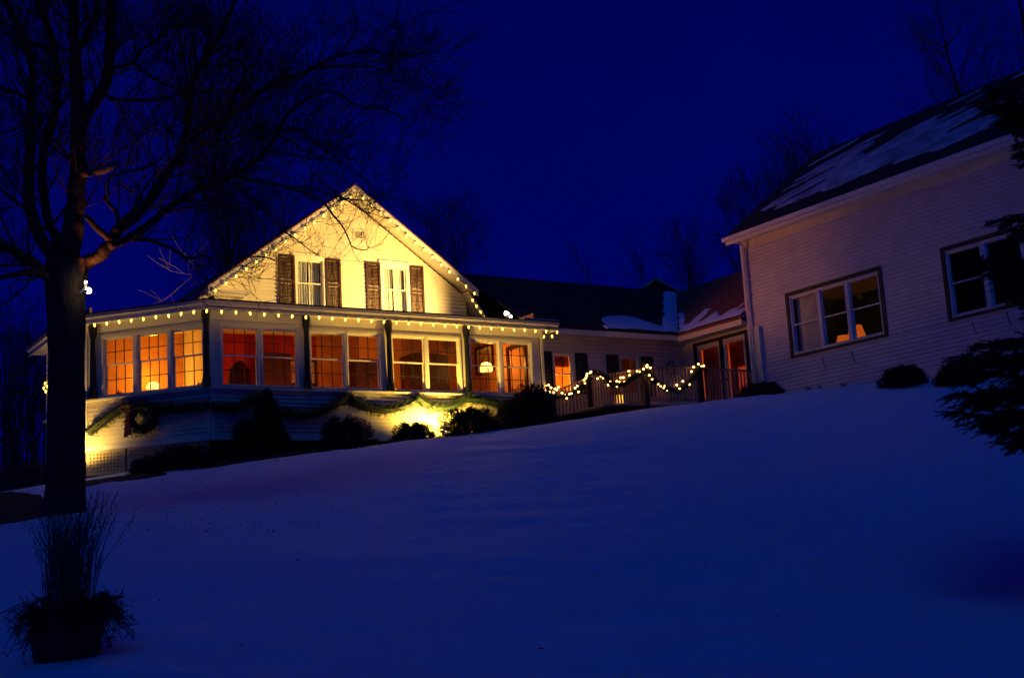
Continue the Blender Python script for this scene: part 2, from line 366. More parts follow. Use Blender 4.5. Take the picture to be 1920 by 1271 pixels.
# dark turned posts standing on the ledge
def post(fr, u):
    mb = MB(); n = .085
    def sec(z, w): return [fr.P(u-w/2, n-w/2+.03, z), fr.P(u+w/2, n-w/2+.03, z), fr.P(u+w/2, n+w/2+.03, z), fr.P(u-w/2, n+w/2+.03, z)]
    prof = [(ZS+.012, .20), (4.52, .20), (4.56, .165), (4.70, .15), (5.40, .125), (5.72, .115), (5.80, .15), (5.90, .185), (6.03, .20), (6.09, .17)]
    rings = []
    k0 = len(mb.v)
    for z, w in prof:
        c = fr.P(u, n+.02, z)
        for j in range(10):
            t = 2*math.pi*j/10; mb.v.append(tuple(c + fr.U*math.cos(t)*w/2 + fr.N*math.sin(t)*w/2))
    for i in range(len(prof)-1):
        for j in range(10): mb.f.append((k0+i*10+j, k0+i*10+(j+1) % 10, k0+(i+1)*10+(j+1) % 10, k0+(i+1)*10+j))
    mb.f.append(tuple(k0+j for j in range(10))); mb.f.append(tuple(k0+(len(prof)-1)*10+j for j in range(10)))
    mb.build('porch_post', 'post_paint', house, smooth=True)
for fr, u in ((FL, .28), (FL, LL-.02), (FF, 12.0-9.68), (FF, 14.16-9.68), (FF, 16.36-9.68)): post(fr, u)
# skirt with lattice
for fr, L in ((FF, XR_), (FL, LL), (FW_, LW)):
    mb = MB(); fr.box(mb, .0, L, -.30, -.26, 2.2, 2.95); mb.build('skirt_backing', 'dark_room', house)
for u0 in (0.05, 1.12, 2.18):
    fr = FL; mb = MB(); u1 = u0+1.02; z0, z1 = 2.62, 3.165
    for a, b, c, d in ((u0, u0+.09, z0, z1), (u1-.09, u1, z0, z1), (u0+.09, u1-.09, z1-.07, z1), (u0+.09, u1-.09, z0, z0+.07)): fr.box(mb, a, b, -.02, .02, c, d)
    lp = mb.build('lattice_panel', 'lattice', house)
    n = 9
    for i in range(n):
        x = u0+.10+(u1-u0-.2)*(i+.5)/n; m2 = MB(); fr.box(m2, x-.026, x+.026, -.004, .006, z0+.07, z1-.07); m2.build('lattice_slat', 'lattice', lp)
    for i in range(5):
        z = z0+.08+(z1-z0-.16)*(i+.5)/5; m2 = MB(); fr.box(m2, u0+.09, u1-.09, .007, .016, z-.022, z+.022); m2.build('lattice_slat', 'lattice', lp)
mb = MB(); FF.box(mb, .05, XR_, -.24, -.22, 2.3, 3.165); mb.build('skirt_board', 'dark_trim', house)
# upper gable
RX, RZ = 14.43, 10.20; SL, SR = .746, .7055
FG = Fr((0, 29.8, 0), (1, 0, 0), (0, -1, 0))
gw = [(13.01, 13.65), (15.50, 16.12)]; gz0, gz1, gzm = 6.98, 8.14, 7.57
holesG = [(a-.056, b+.056, gz0-.06, gz1+.056) for a, b in gw]
def top_l(x): return RZ-.16-(RX-x)*SL
def top_r(x): return RZ-.16-(x-RX)*SR
mb = MB(); wallpanel(mb, FG, 10.55, 18.02, 6.3, 7.24, holesG)
wallpanel(mb, FG, 12.2, 16.9, 7.24, 8.25, holesG)
def quadwall(pts):
    n = len(pts); mb.add([FG.P(x, 0, z) for x, z in pts] + [FG.P(x, -.12, z) for x, z in pts], [tuple(range(n)), tuple(range(2*n-1, n-1, -1))] + [(i, i+n, (i+1) % n+n, (i+1) % n) for i in range(n)])
quadwall([(10.55, 7.24), (12.2, 7.24), (12.2, top_l(12.2)), (10.55, top_l(10.55))])
quadwall([(16.9, 7.24), (18.02, 7.24), (18.02, top_r(18.02)), (16.9, top_r(16.9))])
quadwall([(12.2, 8.25), (16.9, 8.25), (16.9, top_r(16.9)), (RX, RZ-.16), (12.2, top_l(12.2))])
gwall = mb.build('gable_wall', 'paint', house)
cut = [(a-.13, b+.13, gz0-.1, gz1+.14) for a, b in gw] + [(14.60, 14.94, 8.86, 9.16)]
clapboards(FG, 10.3, 18.1, 6.35, 10.0, cut, gwall, ex=.104,
           lo=lambda z: max(10.55, RX-(RZ-.16-z)/SL), hi=lambda z: min(18.02, RX+(RZ-.16-z)/SR))
for a, b in gw: 
    window(FG, house, a, b, gz0, gz1, gzm, cols=2, rows=1, munt='trim', casing=.10)
    h = MB(); FG.box(h, a-.17, b+.17, .02, .085, gz1+.16, gz1+.20); h.build('window_hood', 'trim', house)
v = MB()
for q in ((14.62, 14.66, 8.88, 9.14), (14.88, 14.92, 8.88, 9.14), (14.66, 14.88, 9.10, 9.14), (14.66, 14.88, 8.88, 8.92)): FG.box(v, q[0], q[1], .0, .04, q[2], q[3])
vo = v.build('gable_vent', 'trim', house); v = MB()
for i in range(6): FG.box(v, 14.66, 14.88, .004, .022, 8.925+i*.03, 8.942+i*.03)
v.build('vent_louvers', 'lattice', vo)
for x0, x1 in ((12.45, 12.90), (13.77, 14.20), (14.94, 15.37), (16.27, 16.69)):
    s = MB(); z0, z1 = 6.90, 8.27; m = (x0+x1)/2
    for a, b, c, d in ((x0, x0+.05, z0, z1), (x1-.05, x1, z0, z1), (x0+.05, x1-.05, z1-.06, z1), (x0+.05, x1-.05, z0, z0+.06), (x0+.05, x1-.05, 7.52, 7.60)): FG.box(s, a, b, .028, .066, c, d)
    FG.box(s, m-.008, m+.008, .067, .078, z0+.06, z1-.06)
    so = s.build('shutter', 'shutter', house); s = MB(); z = z0+.075
    while z < z1-.08:
        if not 7.49 < z < 7.60:
            s.hexa([FG.P(x0+.05, .060, z), FG.P(x1-.05, .060, z), FG.P(x1-.05, .052, z), FG.P(x0+.05, .052, z), FG.P(x0+.05, .038, z+.036), FG.P(x1-.05, .038, z+.036), FG.P(x1-.05, .030, z+.036), FG.P(x0+.05, .030, z+.036)])
        z += .038
    s.build('louver_slats', 'shutter', so, kind='stuff')
    s = MB()
    for z in (7.05, 8.12): FG.box(s, x0-.012, x0+.012, .03, .05, z-.03, z+.03); FG.box(s, x1-.012, x1+.012, .03, .05, z-.03, z+.03)
    s.build('shutter_hinge', 'iron', so)
# curtains behind the upstairs windows
for a, b in gw:
    for c, d in ((a-.02, a+(b-a)*.49), (a+(b-a)*.53, b+.02)):
        s = MB(); n = 22; rows = [(6.95, 0), (8.2, 0)]
        for i in range(n+1):
            u = c+(d-c)*i/n; nn_ = -.125+.022*math.sin(i*1.35)+.008*math.sin(i*.5)
            s.v.append(tuple(FG.P(u, nn_, 6.95))); s.v.append(tuple(FG.P(u, nn_, 8.2)))
            s.v.append(tuple(FG.P(u, nn_-.004, 6.95))); s.v.append(tuple(FG.P(u, nn_-.004, 8.2)))
        for i in range(n): k = i*4; s.f += [(k, k+4, k+5, k+1), (k+2, k+3, k+7, k+6)]
        tag(s.build('curtain', 'curtain', smooth=True), 'pale %s curtain half in the %s upstairs gable window' % ('left' if c < (a+b)/2-.1 else 'right', 'left' if a < 14 else 'right'), 'curtain', 'curtains upstairs')
# gable roof: shingle slabs, white soffits and rake boards
def slab(mb, x0, z0, x1, z1, y0, y1, t): 
    mb.hexa([(x0, y0, z0-t), (x1, y0, z1-t), (x1, y1, z1-t), (x0, y1, z0-t), (x0, y0, z0), (x1, y0, z1), (x1, y1, z1), (x0, y1, z0)])
xl, xr = 10.38, 18.08
zl, zr = RZ-(RX-xl)*SL, RZ-(xr-RX)*SR
mb = MB(); slab(mb, xl-.03, zl-.02, RX, RZ, 29.16, 38.5, .035); slab(mb, RX, RZ, xr+.03, zr-.02, 29.16, 38.5, .035)
slab(mb, 9.62, 6.42, xl+.12, zl-.05, 29.45, 37.5, .035); slab(mb, xr-.15, zr-.0+.02, 18.83, 6.52, 29.45, 37.5, .035)
mb.build('gable_roof', 'brown_shingle', house)
mb = MB(); slab(mb, xl, zl-.038, RX, RZ-.038, 29.20, 29.82, .05); slab(mb, RX, RZ-.038, xr, zr-.038, 29.20, 29.82, .05)
slab(mb, 9.65, 6.40, xl+.12, zl-.09, 29.49, 30.6, .04); slab(mb, xr-.15, zr-.02, 18.78, 6.50, 29.49, 30.6, .04)
mb.build('rake_soffit', 'trim', house)
mb = MB(); slab(mb, xl, zl-.037, RX, RZ-.037, 29.165, 29.198, .185); slab(mb, RX, RZ-.037, xr, zr-.037, 29.165, 29.198, .185)
mb.build('rake_board', 'trim', house)
mb = MB(); slab(mb, 9.65, 6.40, xl+.10, zl-.09, 29.452, 29.488, .15); slab(mb, xr-.15, zr-.02, 18.78, 6.50, 29.452, 29.488, .15); mb.build('rake_board', 'trim', house)
mb = MB(); mb.box(xl+.02, 11.45, 29.22, 29.79, 7.03, 7.10); mb.box(xl+.10, 11.36, 29.30, 29.79, 6.96, 7.03); mb.box(10.62, 10.98, 29.42, 29.79, 6.5, 6.96); mb.build('cornice_return', 'trim', house)
mb = MB(); mb.box(10.55, 10.67, 29.81, 38, 3, 7.2); mb.box(17.9, 18.02, 29.93, 38, 6.2, 7.4); mb.box(10.67, 17.9, 29.93, 38, 6.62, 6.70); mb.build('house_body', 'paint', house)
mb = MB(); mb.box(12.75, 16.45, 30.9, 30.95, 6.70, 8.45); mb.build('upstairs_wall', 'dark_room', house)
# rooms behind the porch glass
for q in ((7.72, 10.89, 31.6, 31.7), (13.95, 18.59, 30.9, 31.0), (18.60, 18.63, 27.34, 31), (7.74, 7.80, 29.9, 31.59)): mb = MB(); mb.box(*q, 3, 6.6); mb.build('room_wall', 'wall_orange', house)
for q in ((10.96, 13.94, 30.9, 31.0), (10.90, 10.95, 30.2, 31.7)): mb = MB(); mb.box(*q, 3, 6.6); mb.build('room_wall', 'wall_red', house)
mb = MB(); mb.hexa([(7.75, 29.9, 6.16), (9.7, 27.5, 6.16), (18.6, 27.5, 6.16), (18.6, 31.6, 6.56), (7.75, 29.9, 6.19), (9.7, 27.5, 6.19), (18.6, 27.5, 6.19), (18.6, 31.6, 6.59)])
mb.hexa([(7.75, 29.9, 6.16), (18.6, 31.6, 6.56), (18.6, 31.7, 6.56), (7.75, 31.7, 6.4), (7.75, 29.9, 6.19), (18.6, 31.6, 6.59), (18.6, 31.7, 6.59), (7.75, 31.7, 6.43)])
mb.build('room_ceiling', 'ceiling_paint', house)
mb = MB(); mb.add([Vector((7.75, 29.85, 3.62)), Vector((9.75, 27.4, 3.62)), Vector((18.6, 27.4, 3.62)), Vector((18.6, 31.6, 3.62)), Vector((7.75, 31.6, 3.62))], [(0, 1, 2, 3, 4)]); mb.build('room_floor', 'deck_wood', house)
# lower lean-to eave seen past the tree trunk
mb = MB(); slab(mb, 7.55, 5.42, 8.6, 6.3, 33.75, 36, .05); mb.build('side_roof', 'shingle', house)
mb = MB(); slab(mb, 7.56, 5.38, 8.6, 6.25, 33.74, 33.78, .16); mb.build('rake_board', 'trim', house)

# ------------------------------------------------------------------ furniture and lamps behind the glass
def simple(name, mb, m, label, cat, group=None, smooth=False):
    return tag(mb.build(name, m, smooth=smooth), label, cat, group)
def picture(loc, w, h, axis, label, tilt=0):
    t = thing('framed_picture', loc, label, 'picture'); x, y, z = loc
    fr = Fr((x, y, 0), (1, 0, 0), (0, -1, 0)) if axis == 'Y' else Fr((x, y, 0), (0, -1, 0), (-1, 0, 0))
    f = MB(); b = .07
    for q in ((-w/2, -w/2+b, z-h/2, z+h/2), (w/2-b, w/2, z-h/2, z+h/2), (-w/2+b, w/2-b, z+h/2-b, z+h/2), (-w/2+b, w/2-b, z-h/2, z-h/2+b)): fr.box(f, q[0], q[1], .0, .05, q[2], q[3])
    f.build('picture_frame', 'dark_furniture', t)
    f = MB(); fr.box(f, -w/2+b, w/2-b, .005, .018, z-h/2+b, z+h/2-b); f.build('mat_board', 'picture_mat', t)
    f = MB(); fr.box(f, -w/2+b+.09, w/2-b-.09, .019, .024, z-h/2+b+.09, z+h/2-b-.09); f.build('print', 'picture_art', t)
picture((13.45, 30.88, 5.40), .95, .72, 'Y', 'framed print hanging on the wall behind the third front porch window')
picture((18.59, 29.84, 5.78), .95, .78, 'X', 'dark framed print beside the glowing lamp in the right porch window')
def lamp(loc, r, label, standh, m='shade_glow', hh=None):
    t = thing('lamp', loc, label, 'lamp'); x, y, z = loc; h = hh or r*.9
    s = MB(); s.lathe((x, y, z), [(r*.95, -h*.5), (r, -h*.2), (r*.86, h*.2), (r*.5, h*.5)] if m == 'shade_glow' else [(r*1.05, -h*.5), (r*.6, h*.5)], 16); s.build('lamp_shade', m, t, smooth=True)
    s = MB(); s.lathe((x, y, z-standh), [(.12, 0), (.12, .02), (.015, .04), (.015, standh-h*.5)], 8); s.build('lamp_stand', 'dark_furniture', t)
lamp((18.0, 28.88, 5.38), .19, 'glowing round lamp on a thin stand in front of the framed print', 1.6, hh=.24)
point('lamp_light', (18.0, 28.70, 5.45), 42, (1, .44, .07), .14)
lamp((9.62, 31.15, 4.98), .17, 'low table lamp glowing in the middle canted porch window', 1.3)
point('lamp_light', (9.62, 31.10, 5.12), 50, (1, .46, .04), .12)
point('lamp_light', (12.4, 29.3, 4.25), 62, (1, .28, .02), .12)
point('lamp_light', (15.4, 29.2, 4.25), 85, (1, .34, .04), .12)
point('lamp_light', (8.9, 30.6, 4.3), 26, (1, .40, .05), .12)
# wing chair silhouette
def armchair(c, label, rz=0):
    t = thing('armchair', c, label, 'chair'); x, y, z = c; m = MB()
    prof = [(-.26, 0), (-.27, .55), (-.22, .75), (-.1, .86), (0, .89), (.1, .86), (.22, .75), (.27, .55), (.26, 0)]
    n = len(prof); m.add([(x+a, y, z+.4+b*1.3) for a, b in prof] + [(x+a, y+.12, z+.4+b*1.3) for a, b in prof], [tuple(range(n)), tuple(range(2*n-1, n-1, -1))] + [(i, i+n, (i+1) % n+n, (i+1) % n) for i in range(n)])
    m.build('backrest', 'chair_fabric', t)
    m = MB(); m.box(x-.3, x+.3, y-.5, y, z+.25, z+.45); m.build('seat', 'chair_fabric', t)
    for sx in (-.27, .27): m = MB(); m.box(x+sx-.05, x+sx+.05, y-.5, y, z+.25, z+.65); m.build('armrest', 'chair_fabric', t)
    for sx in (-.25, .25):
        for sy in (-.45, .05): m = MB(); m.box(x+sx-.02, x+sx+.02, y+sy-.02, y+sy+.02, z, z+.25); m.build('leg', 'dark_furniture', t)
armchair((10.85, 28.4, 3.65), 'dark arched chair back behind the first front porch window')
def cabinet(x0, x1, y, z0, z1, label, arch=False):
    t = thing('cabinet', ((x0+x1)/2, y, z0), label, 'cabinet'); m = MB(); m.box(x0, x1, y, y+.45, z0, z1); m.build('carcass', 'dark_furniture', t)
    xm = (x0+x1)/2
    for a, b in ((x0+.03, xm-.01), (xm+.01, x1-.03)): m = MB(); m.box(a, b, y-.02, y-.001, z0+.1, z1-.06); d = m.build('cabinet_door', 'dark_furniture', t)
    m = MB(); n = 12; w = (x1-x0)/2+.03
    pts = [(xm-w, z1)] + [(xm-w*math.cos(math.pi*i/n), z1+(.12 if arch else .04)*math.sin(math.pi*i/n)) for i in range(n+1)]
    k = len(pts); m.add([(a, y-.03, b) for a, b in pts] + [(a, y+.45, b) for a, b in pts], [tuple(range(k)), tuple(range(2*k-1, k-1, -1))] + [(i, i+k, (i+1) % k+k, (i+1) % k) for i in range(k)]); m.build('cornice', 'dark_furniture', t)
cabinet(12.15, 12.95, 30.3, 3.65, 5.75, 'dark cabinet inside the second front porch window')
cabinet(14.55, 15.25, 29.9, 3.65, 5.62, 'dark sideboard inside the fourth front porch window')
cabinet(16.0, 17.25, 29.6, 3.65, 5.72, 'wide dark hutch with arched top between two middle porch windows', True)
m = MB()
for q in ((27.75, 27.85), (28.6, 28.7)): m.box(18.55, 18.598, q[0], q[1], 3.65, 5.9)
m.box(18.55, 18.598, 27.85, 28.6, 5.8, 5.9); m.build('door_casing', 'dark_furniture', house)
# plants on the inner window sill
for i, (u, s_) in enumerate(((.75, .10), (2.85, .08))):
    m = MB(); c = FL.P(u, -.22, 4.45)
    for k in range(26):
        d = Vector((random.uniform(-1, 1), random.uniform(-1, 1), random.uniform(.1, 1.2))).normalized()*s_*random.uniform(.5, 1.3); m.tube([c, c+d*.6, c+d], [.004, .012, .002], 3)
    simple('sill_plant', m, 'needles', ['small dark plant on the sill of the far left canted window', 'small dark plant on the sill by the canted porch corner'][i], 'plant')

# ------------------------------------------------------------------ connecting wing
wing = thing('connecting_wing', (22, 29, 3.7), 'low white wing with dark snow patched roof joining the two buildings', 'building')
FWg = Fr((0, 28.0, 0), (1, 0, 0), (0, -1, 0))
hA = [(19.62, 20.24, 4.60, 5.66), (21.90, 22.54, 4.60, 5.66)]
mb = MB(); wallpanel(mb, FWg, 18.77, 24.2, 3.2, 6.32, hA); ww = mb.build('wing_wall', 'paint', wing)
clapboards(FWg, 18.80, 24.19, 4.0, 6.25, [(a-.07, b+.07, c-.06, d+.08) for a, b, c, d in hA], ww, ex=.115)
for a, b, c, d in hA: window(FWg, wing, a+.056, b-.056, c+.06, d-.056, 5.12, cols=2, rows=1, casing=.04)
for x0, x1 in ((19.13, 19.54), (20.33, 20.74), (21.40, 21.82), (22.64, 23.06)):
    s = MB(); z0, z1 = 4.56, 5.70
    for a, b, c, d in ((x0, x0+.045, z0, z1), (x1-.045, x1, z0, z1), (x0+.045, x1-.045, z1-.05, z1), (x0+.045, x1-.045, z0, z0+.05)): FWg.box(s, a, b, .028, .06, c, d)
    s = s.build('shutter', 'post_paint', wing); m = MB()
    for i in range(26): z = z0+.055+i*.04; FWg.box(m, x0+.045, x1-.045, .03, .05, z, z+.028)
    m.build('louver_slats', 'post_paint', s, kind='stuff')
FD = Fr((24.2, 28.0, 0), (0, -1, 0), (-1, 0, 0))        # door wall, u = 28-Y
hD = [(.62, 2.78, 3.86, 5.98)]
mb = MB(); wallpanel(mb, FD, 0, 3.05, 3.2, 6.25, hD); mb.build('door_wall', 'paint', wing)
mb = MB()
for q in ((.56, .66, 3.9, 6.02), (1.66, 1.76, 3.9, 5.96), (2.70, 2.80, 3.9, 6.02)): FD.box(mb, q[0], q[1], -.08, .035, q[2], q[3])
FD.box(mb, .56, 2.80, -.08, .04, 5.96, 6.04); mb.build('door_frame', 'dark_trim', wing)
for i, (a, b) in enumerate(((.66, 1.66), (1.76, 2.70))):
    d = MB(); t_ = .13
    for q in ((a, a+t_, 3.87, 5.95), (b-t_, b, 3.87, 5.95), (a+t_, b-t_, 5.81, 5.95), (a+t_, b-t_, 3.87, 4.1)): FD.box(d, q[0], q[1], -.06, -.02, q[2], q[3])
    do = d.build('french_door', 'trim', wing)
    d = MB(); FD.box(d, a+t_, b-t_, -.043, -.037, 4.1, 5.81); d.build('pane', 'glass', do)
    d = MB(); FD.box(d, (b-.10 if i == 0 else a+.05), (b-.05 if i == 0 else a+.10), -.02, .03, 4.78, 4.84); d.build('door_handle', 'iron', do)
    d = MB(); n = 26
    for k in range(n+1):
        u = a+t_+(b-a-2*t_)*k/n; q = -.12+.018*math.sin(k*1.5)
        zb = 3.9 if i == 0 else (3.9 if k < n*.40 else 5.10)
        d.v += [tuple(FD.P(u, q, zb)), tuple(FD.P(u, q, 5.85)), tuple(FD.P(u, q-.004, zb)), tuple(FD.P(u, q-.004, 5.85))]
    for k in range(n): j = 4*k; d.f += [(j, j+4, j+5, j+1), (j+2, j+3, j+7, j+6)]
    d.build('door_curtain', 'red_curtain', do)
for q in ((26.4, 26.5, 25.0, 29, 3.7, 6.2), (24.35, 26.39, 28.1, 28.16, 3.7, 6.11), (24.35, 26.39, 25.05, 25.1, 3.7, 6.11), (24.33, 26.39, 25.0, 28.1, 6.12, 6.2), (24.33, 26.39, 25.11, 28.09, 3.7, 3.8)): mb = MB(); mb.box(*q); mb.build('room_wall', 'wall_orange', wing)
point('lamp_light', (25.4, 26.0, 5.2), 60, (1, .34, .04), .12)
for q in ((18.9, 24.1, 29.6, 29.7, 3.5, 6.13), (21.0, 21.05, 28.13, 29.59, 3.5, 6.13), (18.9, 24.1, 28.13, 29.7, 6.14, 6.2)): mb = MB(); mb.box(*q); mb.build('room_wall', 'wall_orange', wing)
point('lamp_light', (19.95, 28.75, 4.62), 110, (1, .50, .05), .1)
point('lamp_light', (22.9, 29.0, 5.0), 1.2, (1, .25, .04), .1)
m = MB()      # scalloped valance in the lit wing window
for k in range(25):
    u = 19.62+.62*k/24; zz_ = 5.36-.035*abs(math.sin(k*.65)); m.v += [(u, 28.14+.012*math.sin(k*1.6), zz_), (u, 28.14+.012*math.sin(k*1.6), 5.68)]
for k in range(24): m.f.append((2*k, 2*k+2, 2*k+3, 2*k+1))
simple('window_valance', m, 'red_curtain', 'scalloped red valance across the top of the lit wing window', 'valance')
# wing roofs
eA, rA, yE, yR = 6.35, 8.58, 27.62, 31.2
def planeA(x, y): return eA+(rA-eA)*(y-yE)/(yR-yE)
xE, xRd, eB = 23.78, 27.0, 6.32
def planeB(x, y): return eB+(8.58-eB)*(x-xE)/(xRd-xE)
sA = (rA-eA)/(yR-yE); sB = (8.58-eB)/(xRd-xE)
mb = MB()
def poly_slab(pts, t=.05):
    n = len(pts); pts = [Vector(p) for p in pts]; mb.add(pts + [p-Vector((0, 0, t)) for p in pts], [tuple(range(n)), tuple(range(2*n-1, n-1, -1))] + [(i, i+n, (i+1) % n+n, (i+1) % n) for i in range(n)])
def valx(y): return xE + (planeA(0, y)-eB)/sB
poly_slab([(18.7, yE, eA), (valx(yE), yE, eA), (valx(yR), yR, rA), (18.7, yR, rA)])
poly_slab([(18.7, yR, rA), (30, yR, rA), (30, 34.8, eA), (18.7, 34.8, eA)])
mb.build('wing_roof', 'shingle', wing)
mb = MB(); poly_slab([(xE, 24.96, eB), (xRd, 24.96, 8.58), (xRd, yR, 8.58), (valx(yE), yE, eA+.004), (xE, yE, eB)])
mb.build('door_roof', 'brown_shingle', wing)
mb = MB(); mb.box(18.75, xE, yE+.01, yE+.04, 6.15, 6.31); mb.box(xE+.01, xE+.04, 24.98, yE, 6.12, 6.28); mb.build('fascia', 'trim', wing)
mb = MB(); mb.box(18.75, 24.2, yE+.04, 28.0, 6.22, 6.25); mb.box(xE+.04, 24.2, 24.98, 27.9, 6.19, 6.22)
mb.build('soffit', 'trim', wing)
# exposed rafter tails under the door roof
for k in range(6):
    y = 25.15+k*.42; m = MB(); m.bar((xE+.03, y, 6.25), (24.2, y, 6.25+.42*sB*.3), .05, .09); m.build('rafter_tail', 'lattice', wing)
def snow_on(name, P, m0, m1, n0, n1, fn, parent, st=.06, th=.06, m='roof_snow'):
    """snow lying on a roof plane: thickness field fn(a,b) clipped at zero"""
    b = MB(); ids = {}; na, nb = int((m1-m0)/st)+1, int((n1-n0)/st)+1
    H = [[fn(m0+i*st, n0+j*st) for j in range(nb)] for i in range(na)]
    def vid(i, j):
        if (i, j) not in ids:
            x, y, z = P(m0+i*st, n0+j*st); h = max(0, min(1, H[i][j]*3)); h = math.sqrt(h)*th
            ids[(i, j)] = len(b.v); b.v.append((x, y, z+.004+h-(.02 if H[i][j] < 0 else 0)))
        return ids[(i, j)]
    for i in range(na-1):
        for j in range(nb-1):
            q = ((i, j), (i+1, j), (i+1, j+1), (i, j+1))
            if sum(H[a][c] > 0 for a, c in q) >= 1: b.f.append(tuple(vid(a, c) for a, c in q))
    return b.build(name, m, parent, smooth=True)
def nz(x, y, s, k=0): return noise.noise(Vector((x*s, y*s, k)))
def fA(x, y):
    v = min((valx(y)-.02-x), 9)
    strip_ = .28-abs((valx(y)-.30)-x) + .12*nz(x, y, 1.5)
    blob = 1-((x-22.55)/1.0)**2 - ((y-yE-.45)/.62)**2 + .5*nz(x, y, 1.3, 2)
    edge = .25-(y-yE) + .3*nz(x, y, 1.1, 5) - (.5 if x < 21.3 else 0)
    return max(strip_, min(blob, 1)*.6, min(edge, .1)) if v > 0 else -1
snow_on('roof_snow', lambda x, y: (x, y, planeA(x, y)), 20.6, 27.0, yE+.02, yR-.1, fA, wing, st=.035)
def fB(x, y):
    if y > yE-.0 and x < valx(y)+.02: return -1
    v = valx(max(y, yE))
    rim = .13-abs(x-v-.13) if y > yE else -1
    lip = .17-abs(y-(yE-.10)) if x < 24.9 else -1
    e = .32-(x-xE)*1.0 + (28-y)*.14*(1 if y < 27.2 else 0)
    e = e + .55*nz(x*.8+y*1.2, y*.5-x, 1.5, 3)
    return max(rim if x < 25.2 else -1, lip, e) + .15*nz(x, y, 5, 8)
snow_on('roof_snow', lambda x, y: (x, y, planeB(x, y)), xE+.01, 26.9, 25.0, 30.5, fB, wing, st=.035)
mb = MB(); cx_, cz_ = 23.72, 5.45
for k in range(90):
    t = random.uniform(0, 6.28); c = Vector((cx_+.13*math.cos(t), 27.95, 5.42+.18*math.sin(t))); d = Vector((random.uniform(-1, 1), -random.random(), random.uniform(-1, 1)))*.07; mb.tube([c, c+d], [.012, .002], 3)
simple('door_wreath', mb, 'garland_green', 'small dark wreath on the wing wall left of the french doors', 'wreath')

# ------------------------------------------------------------------ right hand clapboard building
barn = thing('clapboard_building', (27.4, 18, 3.7), 'tall white clapboard building with long snow streaked roof and dark windows', 'building')
YC, YN = 24.95, 8.0
FR = Fr((24.0, YC, 0), (0, -1, 0), (-1, 0, 0))            # u = 24.95-Y
Z1R = 8.32
bw = [((YC-23.27, YC-22.37), (YC-22.24, YC-21.42), (YC-21.29, YC-20.36)), ((YC-18.28, YC-17.40), (YC-17.26, YC-16.38), (YC-16.25, YC-15.4))]
holes = []; 
for grp in bw: holes.append((grp[0][0]-.06, grp[-1][1]+.06, 4.99, 6.55))
mb = MB(); wallpanel(mb, FR, 0, YC-YN, 2.0, Z1R+.2, holes); bwall = mb.build('side_wall', 'paint', barn)
clapboards(FR, .10, YC-YN-.02, 2.2, Z1R-.12, [(h[0]-.11, h[1]+.11, h[2]-.08, h[3]+.11) for h in holes], bwall, m='barn_siding', ex=.102)
mb = MB(); FR.box(mb, 0, .09, .002, .034, 3.4, Z1R); mb.box(24.0, 24.034, YC, YC+.03, 3.4, Z1R); mb.build('corner_board', 'barn_trim', barn)
for grp, h in zip(bw, holes):
    mb = MB()     # heavy dark surround
    u0, u1, z0, z1 = h
    for q in ((u0-.10, u0-.004, z0-.07, z1+.10), (u1+.004, u1+.10, z0-.07, z1+.10), (u0-.004, u1+.004, z1+.004, z1+.10)): FR.box(mb, q[0], q[1], .003, .05, q[2], q[3])
    FR.box(mb, u0-.004, u1+.004, .003, .06, z0-.06, z0-.004); mb.build('window_surround', 'dark_trim', barn)
    for a, b in grp: window(FR, barn, a+.03, b-.03, z0+.09, z1-.09, 5.78, cols=1, rows=1, casing=.01, depth=.09, fmat='barn_trim')
    mb = MB()
    for (a, b), (c, d) in zip(grp, grp[1:]): FR.box(mb, b+.026, c-.026, -.09, .02, z0+.03, z1-.03)
    FR.box(mb, u0, u1, -.09, .02, z0, z0+.028); FR.box(mb, u0, u1, -.09, .018, z1-.028, z1)
    for a, b in ((u0, grp[0][0]-.026), (grp[-1][1]+.026, u1)): FR.box(mb, a, b, -.09, .016, z0+.028, z1-.028)
    mb.build('mullion', 'barn_trim', barn)
RXr, RZr, EX, EZ = 27.42, 11.44, 23.60, 8.55
slR = (RZr-EZ)/(RXr-EX)
mb = MB(); slab(mb, EX, EZ, RXr, RZr, YN, 25.16, .05); slab(mb, RXr, RZr, 31.25, EZ, YN, 25.16, .05); mb.build('roof', 'shingle', barn)
mb = MB(); mb.box(EX+.02, EX+.05, YN, 25.12, 8.33, 8.50); slab(mb, EX+.05, EZ-.055, RXr, RZr-.055, 25.09, 25.12, .16); slab(mb, RXr, RZr-.055, 31.2, EZ-.055, 25.09, 25.12, .16); mb.build('fascia', 'barn_trim', barn)
mb = MB(); mb.box(EX+.05, 24.0, YN, 25.09, 8.40, 8.43); mb.build('soffit', 'barn_trim', barn)
mb = MB(); mb.box(EX-.10, EX+.018, YN, 25.14, 8.42, 8.53); mb.build('gutter', 'barn_trim', barn)
mb = MB(); mb.box(24.12, 30.9, YC-.12, YC, 2, 8.5); mb.box(30.8, 30.9, YN, YC-.12, 2, 8.5); mb.box(24, 30.8, YN, YN+.1, 2, 8.5)
mb.add([(24.1, YC, 8.5), (30.8, YC, 8.5), (RXr, YC, 11.3)], [(0, 1, 2)]); mb.box(24.12, 30.8, YN, YC-.12, 7.0, 7.1); mb.box(24.12, 30.8, YN, YC-.12, 3.6, 3.7); mb.build('outer_shell', 'paint', barn)
for q in ((27.4, 27.5, 14, YC-.13, 3.71, 7), (24.13, 27.39, 19.3, 19.4, 3.71, 7), (24.13, 27.39, YC-.16, YC-.13, 3.71, 7)): mb = MB(); mb.box(*q); mb.build('room_wall', 'dark_room', barn)
